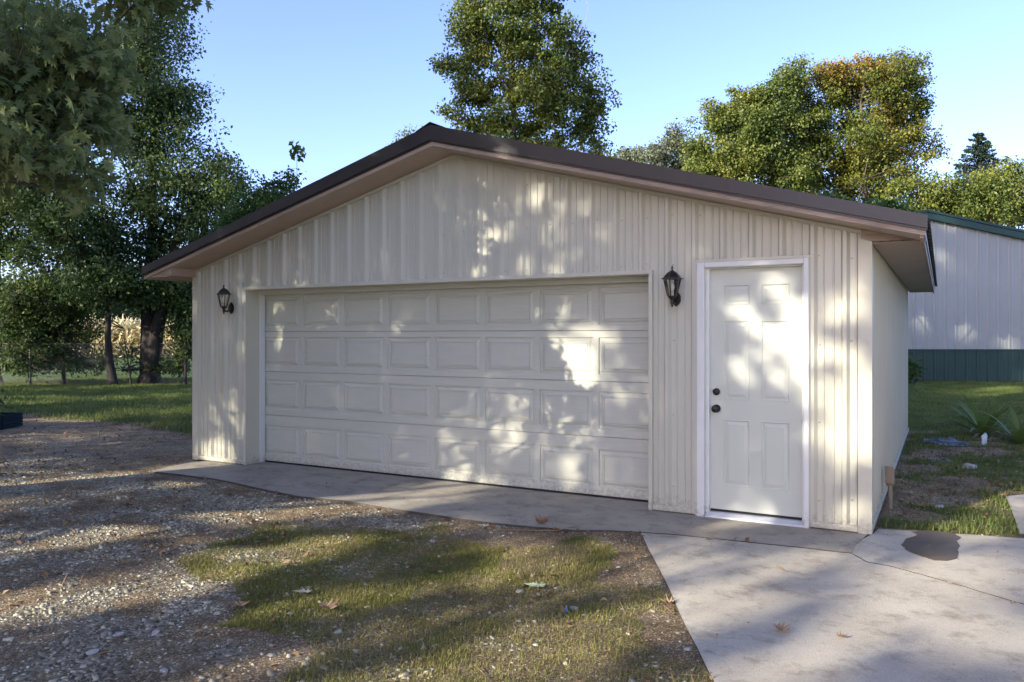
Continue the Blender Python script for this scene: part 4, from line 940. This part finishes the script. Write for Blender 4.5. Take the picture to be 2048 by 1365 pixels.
grass('side_grass', 'grass and weeds beside and behind the garage', 230000, (-0.2, 5.5, 0.2, 21), 0.02, 0.075, 0.005, GL, 103, one=True)
def stones():
    rg = np.random.default_rng(111)
    I = np.array([(-1,-1,-1),(1,-1,-1),(1,1,-1),(-1,1,-1),(-.72,-.72,.8),(.72,-.72,.8),(.72,.72,.8),(-.72,.72,.8)])*0.72
    Fi = np.array([(4,5,6),(4,6,7),(0,1,5),(0,5,4),(1,2,6),(1,6,5),(2,3,7),(2,7,6),(3,0,4),(3,4,7)])
    xs_, ys_ = [], []
    for n, box in ((120000, (-9.5, 0.5, -4.6, -0.4)), (16000, (-13, -7.4, -2, 3)), (9000, (0.05, 1.8, 0.4, 8))):
        x, y = scatter_area(n, *box, lambda a, b: np.clip(gravel_w(a, b)*0.75+0.035, 0, 1), rg); xs_.append(x); ys_.append(y)
    x = np.concatenate(xs_); y = np.concatenate(ys_); k = ~on_conc(x, y) & ~in_garage(x, y) & in_view(x, y, 60); x, y = x[k], y[k]; n = len(x)
    s = np.clip(np.exp(rg.normal(math.log(0.0062), 0.5, n)), 0.003, 0.022)
    sc = s[:, None]*np.stack([rg.uniform(0.8, 1.5, n), rg.uniform(0.7, 1.1, n), rg.uniform(0.35, 0.75, n)], -1); a = rg.uniform(0, 6.283, n)
    V = (I[None]+rg.normal(0, 0.20, (n, 8, 3)))*sc[:, None, :]
    X = V[..., 0]*np.cos(a)[:, None]-V[..., 1]*np.sin(a)[:, None]; Y = V[..., 0]*np.sin(a)[:, None]+V[..., 1]*np.cos(a)[:, None]
    tl = rg.normal(0, 0.2, n)[:, None]; Z = V[..., 2]+X*tl
    V = np.stack([X+x[:, None], Y+y[:, None], Z+(gz(x, y)+s*0.06)[:, None]], -1)
    F_ = Fi[None]+(np.arange(n)*8)[:, None, None]
    m = leafmat('gravel stone', [(0.16, 0.136, 0.095), (0.30, 0.268, 0.195), (0.45, 0.42, 0.315), (0.62, 0.59, 0.46)], 0.0, 0.9, noise=3.0)
    o = link('gravel', fastmesh('gravel', V.reshape(-1, 3), F_.reshape(-1, 3)), m); tag(o, 'pale crushed gravel scattered over the drive', 'gravel', kind='stuff')
stones()
LITTER = leafmat('dry leaf litter', [(0.10, 0.06, 0.03), (0.20, 0.125, 0.065), (0.30, 0.21, 0.12), (0.40, 0.32, 0.20)], 0.15, 0.8, noise=3.0)
def litter():
    rg = np.random.default_rng(121); xs_, ys_ = [], []
    for n, box in ((4200, (-9.5, 1.0, -4.6, -0.3)), (5200, (-16, -7.4, -2, 4)), (2600, (0.05, 2.0, 0.4, 8))):
        x, y = scatter_area(n, *box, lambda a, b: 0.35+0.65*(fbm(a, b, 1.2, 5) > 0.5), rg); xs_.append(x); ys_.append(y)
    x = np.concatenate(xs_); y = np.concatenate(ys_); k = ~on_conc(x, y) & ~in_garage(x, y) & in_view(x, y, 60); x, y = x[k], y[k]; n = len(x)
    P = np.stack([x, y, gz(x, y)+0.008], -1); a = rg.normal(0, 1, (n, 3)); a[:, 2] *= 0.2
    V, F_ = leaves(P, rg.uniform(0.015, 0.06, n), rg, (KITE[0]*np.array([0.9, 1, 2.5]), KITE[1]), 0.0, 1.2, axis=a)
    # straw and twigs
    n2 = 2600; x = rg.uniform(-13, 1.5, n2); y = rg.uniform(-4.6, 3.0, n2); k = ~on_conc(x, y) & ~in_garage(x, y) & in_view(x, y, 40); x, y = x[k], y[k]
    P = np.stack([x, y, gz(x, y)+0.006], -1); a = rg.normal(0, 1, (len(x), 3)); a[:, 2] *= 0.08
    V2, F2 = leaves(P, rg.uniform(0.04, 0.16, len(x)), rg, (KITE[0]*np.array([0.07, 1, 0.3]), KITE[1]), 0.0, 2.0, axis=a)
    o = link('leaf_litter', fastmesh('litter', np.concatenate([V, V2]), np.concatenate([F_, F2+len(V)])), LITTER); tag(o, 'dry brown leaf and straw litter strewn on the dirt', 'litter', kind='stuff')
    # crumbs on the concrete
    n3 = 4200; x = rg.uniform(-7, 2.5, n3); y = rg.uniform(-4.5, 0.1, n3); k = on_conc(x, y) & ~in_garage(x, y) & (rg.random(n3) < 0.07+0.5*(x < -1.4)*(y < -0.45)+0.22*(y > -0.6)); x, y = x[k], y[k]
    V, F_ = leaves(np.stack([x, y, 0*x+0.003], -1), rg.uniform(0.006, 0.02, len(x)), rg, KITE, 0, 2.0)
    o = link('debris_crumbs', fastmesh('crumbs', V, F_), LITTER); tag(o, 'dark crumbs of dirt and leaf scattered on the concrete', 'debris', kind='stuff')
litter()

# ================================================================== SMALL THINGS
# wooden mallet leaning on the side wall
M_WOOD = mat('weathered wood', (0.36, 0.27, 0.18), 0.8, 0.35, 5, 0.3, 14, stretch=(3, 3, 0.5))
fo = onZ(1781, 1019, -0.02); he = onZ(1769, 955, 0)
f3 = np.array([fo[0], fo[1], zat(fo[0], fo[1])]); top_ = np.array([0.055, f3[1]+0.12, 0.33])
mal = empty('wooden_mallet', tuple(f3)); tag(mal, 'weathered wooden mallet leaning head-up against the side wall', 'mallet')
v = top_-f3
MB().tube([(0, 0, -0.01), tuple(v*0.5), tuple(v*0.9)], [0.017, 0.019, 0.021], 10).build('handle', M_WOOD, mal, smooth=True)
hd = MB(); d_ = Vector(v).normalized(); s1 = d_.cross(Vector((1, 0, 0))).normalized(); s2 = d_.cross(s1)
cs = []
for q, wd in ((0.56, 0.040), (0.60, 0.046), (0.97, 0.052), (1.0, 0.046)):
    for a, b in ((-1, -1), (1, -1), (1, 1), (-1, 1)): cs.append(tuple(Vector(v*q)+s1*(a*wd)+s2*(b*wd*0.72)))
fcs = [(3, 2, 1, 0), (12, 13, 14, 15)]+[(k*4+i, k*4+(i+1) % 4, (k+1)*4+(i+1) % 4, (k+1)*4+i) for k in range(3) for i in range(4)]
hd.add(cs, fcs).build('head', M_WOOD, mal, bevel=0.006)
# strap-leaved plants
LM_STRAP = leafmat('strap leaves', [(0.10, 0.16, 0.04), (0.16, 0.23, 0.055), (0.24, 0.31, 0.08)], 0.4, 0.4)
M_DRY = mat('dry strap leaf', (0.42, 0.36, 0.24), 0.8, 0.3, 6)
def strap_plant(px, py, label, n, Lm, seed):
    rg = np.random.default_rng(seed); p = onZ(px, py, 0); b = np.array([p[0], p[1], zat(p[0], p[1])]); t = empty('strap_leaf_plant', tuple(b)); tag(t, label, 'plant', 'strap-leaved plants')
    for k in range(n):
        dry = k % 5 == 4; a = rg.uniform(0, 6.283); L = Lm*rg.uniform(0.6, 1.1); el = rg.uniform(0.45, 1.35) if not dry else rg.uniform(0.3, 0.9)
        d = np.array([math.cos(a), math.sin(a)]); s = np.array([-d[1], d[0], 0]); w_ = rg.uniform(0.028, 0.046)*(0.6 if dry else 1); V = []; F_ = []
        pos = np.array([d[0]*0.04*rg.random(), d[1]*0.04*rg.random(), 0.0]); e = el; m_ = 8
        for i in range(m_+1):
            u = i/m_; ww = w_*(0.6+0.9*u if u < 0.45 else 1.0*(1-((u-0.45)/0.55)**1.8)+0.004)
            V += [tuple(pos-s*ww+np.array([0, 0, ww*0.35])), tuple(pos), tuple(pos+s*ww+np.array([0, 0, ww*0.35]))]
            if i: F_ += [(3*i-3, 3*i-2, 3*i+1, 3*i), (3*i-2, 3*i-1, 3*i+2, 3*i+1)]
            pos = pos+np.array([d[0]*math.cos(e), d[1]*math.cos(e), math.sin(e)])*L/m_; e -= (0.10 if not dry else 0.36)*(0.5+u)*rg.uniform(0.7, 1.6)
            pos[2] = max(pos[2], 0.01)
        me = bpy.data.meshes.new('leaf'); me.from_pydata(V, [], F_); me.update(); me.shade_smooth(); link('leaf', me, M_DRY if dry else LM_STRAP, t)
strap_plant(1968, 872, 'strap-leaved clump with some dry leaves beside the back lawn', 44, 0.78, 5)
strap_plant(2040, 888, 'strap-leaved clump cut by the right edge of the picture', 34, 0.7, 6)
# weeds by the shed corner
tree('leafy_weed', 'leafy weed at the foot of the shed, just past the garage corner', base_at(1825, 23.3), 0.03, [B(1822, 745, 23.3, 18, 20), B(1812, 728, 23.3, 10, 20)], 30, 26, 0.14, 0.2, LM_LIME, M_BARK, 131, nlimb=4, cat='weed')
# black plastic scraps, pale blue wrapper
M_TARP = mat('black plastic sheet', (0.018, 0.021, 0.03), 0.32, 0.3, 8, 0.3, 12)
def crumpled(name, px, py, rx, ry, h, m, label, cat, seed, group=None):
    rg = np.random.default_rng(seed); c = onZ(px, py, 0); n = 14; V = []; F_ = []; zc = zat(c[0], c[1])
    for i in range(n):
        for j in range(n):
            u, v_ = i/(n-1)*2-1, j/(n-1)*2-1; r = 1+0.35*(vnoise(u*2, v_*2, 1.5, seed)-0.5)
            X = u*rx*r*math.sqrt(max(0, 1-v_*v_*0.45)); Y = v_*ry*r*math.sqrt(max(0, 1-u*u*0.45))
            V.append((X, Y, zat(c[0]+X, c[1]+Y)-zc+0.006+h*float(vnoise(u*1.7, v_*1.7, 1.6, seed+3))**2*(1-max(abs(u), abs(v_))**3)))
    for i in range(n-1):
        for j in range(n-1): F_.append((i*n+j, (i+1)*n+j, (i+1)*n+j+1, i*n+j+1))
    me = bpy.data.meshes.new(name); me.from_pydata(V, [], F_); me.update(); me.shade_smooth()
    o = link(name, me, m, None, (c[0], c[1], zc)); o.rotation_euler[2] = YAW; so = o.modifiers.new('thick', 'SOLIDIFY'); so.thickness = 0.003
    tag(o, label, cat, group); return o
crumpled('plastic_sheet', 1893, 886, 0.30, 0.34, 0.10, M_TARP, 'crumpled black plastic sheet on the dirt by the strap-leaved plant', 'plastic', 3)
crumpled('plastic_sheet', 1880, 921, 0.17, 0.12, 0.04, M_TARP, 'small flat black plastic scrap nearer the concrete', 'plastic', 4)
M_BLUE = mat('pale blue wrapper', (0.36, 0.52, 0.70), 0.3, 0.0, 14, col2=(0.72, 0.78, 0.84))
c = onZ(1967, 888, 0); mb = MB(); rg = np.random.default_rng(2); nn = 8; prof = [(0.030, 0.0), (0.036, 0.03), (0.034, 0.07), (0.036, 0.11), (0.026, 0.135), (0.014, 0.15), (0.012, 0.16)]
mb.ring(prof, nn); mb.v = [(x*(1+rg.normal(0, .16)), y*(1+rg.normal(0, .16))*0.6, z*1.05) for x, y, z in mb.v]
o = mb.build('crumpled_bottle', M_BLUE, None, (c[0], c[1], zat(c[0], c[1]))); o.rotation_euler = (0.1, 0.12, 0.4); tag(o, 'crushed pale blue plastic bottle standing below the strap-leaved plant', 'bottle')
# rock, stick, leaves on the ground
def rock(px, py, r, m, label, seed, name='stone', flat=0.55):
    import bmesh
    rg = np.random.default_rng(seed); r = r*0.8; c = onZ(px, py, 0); bm = bmesh.new(); bmesh.ops.create_icosphere(bm, subdivisions=2, radius=1.0)
    ax = rg.normal(0, 1, (7, 3)); ax /= np.linalg.norm(ax, axis=1)[:, None]; lim = rg.uniform(0.55, 0.85, 7)
    for v_ in bm.verts:
        q = np.array(v_.co)
        for a_, l_ in zip(ax, lim):
            d = q@a_
            if d > l_: q = q-a_*(d-l_)
        v_.co = Vector((q[0]*r*1.2, q[1]*r*0.9, q[2]*r*flat))
    me = bpy.data.meshes.new(name); bm.to_mesh(me); bm.free(); o = link(name, me, m, None, (c[0], c[1], zat(c[0], c[1])+r*flat*0.35)); o.rotation_euler[2] = rg.uniform(0, 3); tag(o, label, 'stone'); return o
M_ROCK = mat('pale limestone', (0.50, 0.48, 0.45), 0.9, 0.35, 18, 0.4, 40); M_ROCKP = mat('pinkish stone', (0.40, 0.33, 0.31), 0.9, 0.3, 14, 0.4, 40)
rock(1938, 938, 0.10, M_ROCK, 'largest pale stone by the grass at the right', 1); rock(1880, 1013, 0.045, M_ROCK, 'pale rounded stone near the wooden mallet', 2)
rock(1148, 1213, 0.038, M_ROCKP, 'flat pinkish stone in the grass beside a blue scrap', 3, flat=0.4); rock(1040, 1178, 0.030, M_ROCK, 'pale stone beside the light green leaf', 4)
rock(866, 1078, 0.035, M_ROCK, 'pale grey stone at the end of a small stone pile', 5); rock(185, 1298, 0.035, M_ROCK, 'long pale stone in the gravel at lower left', 6); rock(310, 1261, 0.034, M_ROCK, 'rounded pale stone in the gravel left of the grass', 7)
rock(237, 1262, 0.036, M_ROCK, 'bluish pale stone left of the rounded one', 8, flat=0.4); rock(327, 1334, 0.026, M_ROCK, 'pale stone at the bottom edge of the gravel', 9); rock(1375, 1295, 0.022, M_ROCK, 'small pale stone near the concrete edge', 10)
M_STICK = mat('dead wood', (0.30, 0.20, 0.10), 0.85, 0.3, 8, 0.3, 20)
def stick(pts, r, label, m=M_STICK):
    W_ = [onZ(*p) for p in pts]; b = W_[0]; L = [(q[0]-b[0], q[1]-b[1], zat(q[0], q[1])+r*1.2 if not on_conc(q[:1], q[1:2])[0] else r) for q in W_]
    o = MB().tube(L, [r]*(len(L)-1)+[r*0.5], 6).build('stick', m, None, (b[0], b[1], 0)); tag(o, label, 'stick')
stick([(1835, 1010), (1852, 1011), (1872, 1012)], 0.010, 'straight brown stick on the dirt beside the mallet')
stick([(985, 1056), (1040, 1059), (1110, 1060), (1160, 1054)], 0.006, 'thin bent twig along the apron edge by the brown leaf')
stick([(878, 1081), (900, 1077)], 0.010, 'short broken stick by the small stone pile')
stick([(1552, 1134), (1567, 1141)], 0.005, 'tiny dark twig lying on the concrete pad')
def fallen_leaf(px, py, s, m, label, seed, curl=0.3):
    rg = np.random.default_rng(seed); c = onZ(px, py, 0); zc = 0.006 if on_conc(c[:1], c[1:2])[0] else zat(c[0], c[1])+0.02
    V0, F0 = MAPLE; V = V0.copy(); V[:, 2] = curl*(V[:, 0]**2*1.5+(V[:, 1]-0.4)**2)+rg.normal(0, 0.03, len(V)); V -= np.array([0, 0.45, 0])
    V[:, 2] -= V[:, 2].min()
    me = bpy.data.meshes.new('fallen_leaf'); me.from_pydata([tuple(q*s) for q in V], [], F0); me.update(); o = link('fallen_leaf', me, m, None, (c[0], c[1], zc)); o.rotation_euler[2] = rg.uniform(0, 6); tag(o, label, 'leaf', 'fallen leaves')
M_LB = mat('brown leaf', (0.30, 0.16, 0.06), 0.7, 0.4, 20); M_LT = mat('tan leaf', (0.33, 0.22, 0.13), 0.7, 0.4, 20); M_LG = mat('pale green leaf', (0.42, 0.50, 0.30), 0.6, 0.2, 20); M_LW = mat('bleached leaf', (0.45, 0.43, 0.38), 0.7, 0.3, 20)
fallen_leaf(1083, 1048, 0.13, M_LB, 'curled orange-brown leaf on the apron edge', 1, 1.0); fallen_leaf(1112, 1060, 0.06, M_LB, 'small brown leaf just below the curled leaf', 2, 0.6)
fallen_leaf(1070, 1174, 0.12, M_LG, 'light green maple leaf lying in the grass', 3, 0.2); fallen_leaf(1565, 1264, 0.10, M_LT, 'tan leaf on the concrete pad', 4, 0.8); fallen_leaf(1684, 1276, 0.05, M_LB, 'small reddish leaf on the concrete pad, right of the tan one', 5, 0.8)
fallen_leaf(660, 1215, 0.12, M_LT, 'crumpled tan leaf in the middle of the gravel', 6, 0.8); fallen_leaf(480, 1210, 0.10, M_LT, 'tan leaf left of the grass patch', 7, 0.6); fallen_leaf(605, 1185, 0.10, M_LW, 'bleached leaf at the upper edge of the grass', 8, 0.3)
fallen_leaf(268, 1030, 0.10, M_LW, 'bleached leaf near the sunlit strip of drive', 9, 0.5); fallen_leaf(1334, 1205, 0.08, M_LT, 'tan leaf against the concrete edge', 10, 0.7); fallen_leaf(985, 1055, 0.08, M_LB, 'reddish leaf at the left end of the thin twig', 11, 0.5)
c = onZ(1131, 1222, 0); mb = MB().add([(-0.012, 0, 0), (0.014, 0.004, 0), (0.004, 0.006, 0.042), (-0.006, 0.012, 0.02), (0.002, 0.02, 0)], [(0, 1, 2), (0, 2, 3), (1, 4, 2), (4, 3, 2), (0, 3, 4), (0, 4, 1)])
tag(mb.build('plastic_scrap', mat('blue plastic', (0.08, 0.30, 0.62), 0.35), None, (c[0], c[1], zat(c[0], c[1])+0.005)), 'bright blue plastic scrap in the grass', 'plastic')
# dark tub with weeds at the left edge
tb = onZ(-32, 858, 0); tub = empty('planter_crate', (tb[0], tb[1], zat(tb[0], tb[1])), YAW); tag(tub, 'dark blue-green slatted crate overgrown with weeds at the left edge', 'crate')
M_TUB = mat('dark teal plastic', (0.010, 0.026, 0.036), 0.75, 0.1, 6, spec=0.1)
for k in range(4):
    z = 0.010+k*0.056
    MB().box(-0.62, 0.32, -0.02, 0.0, z, z+0.050).build('slat', M_TUB, tub, bevel=0.006); MB().box(0.30, 0.32, 0.001, 0.5, z, z+0.050).build('slat', M_TUB, tub, bevel=0.006)
    MB().box(-0.62, 0.30, 0.48, 0.5, z, z+0.050).build('slat', M_TUB, tub, bevel=0.006)
for x in (-0.3, 0.0, 0.27): MB().box(x, x+0.03, -0.032, -0.021, 0.0, 0.235).build('upright', M_TUB, tub)
MB().box(-0.61, 0.29, 0.001, 0.479, 0.01, 0.19).build('soil', mat('potting soil', (0.04, 0.03, 0.022), 0.95, 0.4, 20, 0.6, 40), tub)
tree('leafy_weed', 'green weeds growing out of the dark crate', (tb[0], tb[1]+0.15, 0.2), 0.015, [((tb[0]-0.1, tb[1]+0.15, 0.42), (0.4, 0.3, 0.16)), ((tb[0]+0.42, tb[1]+0.3, 0.2), (0.2, 0.25, 0.2))], 60, 26, 0.07, 0.13, LM_LIME, M_BARK, 141, nlimb=4, cat='weed')
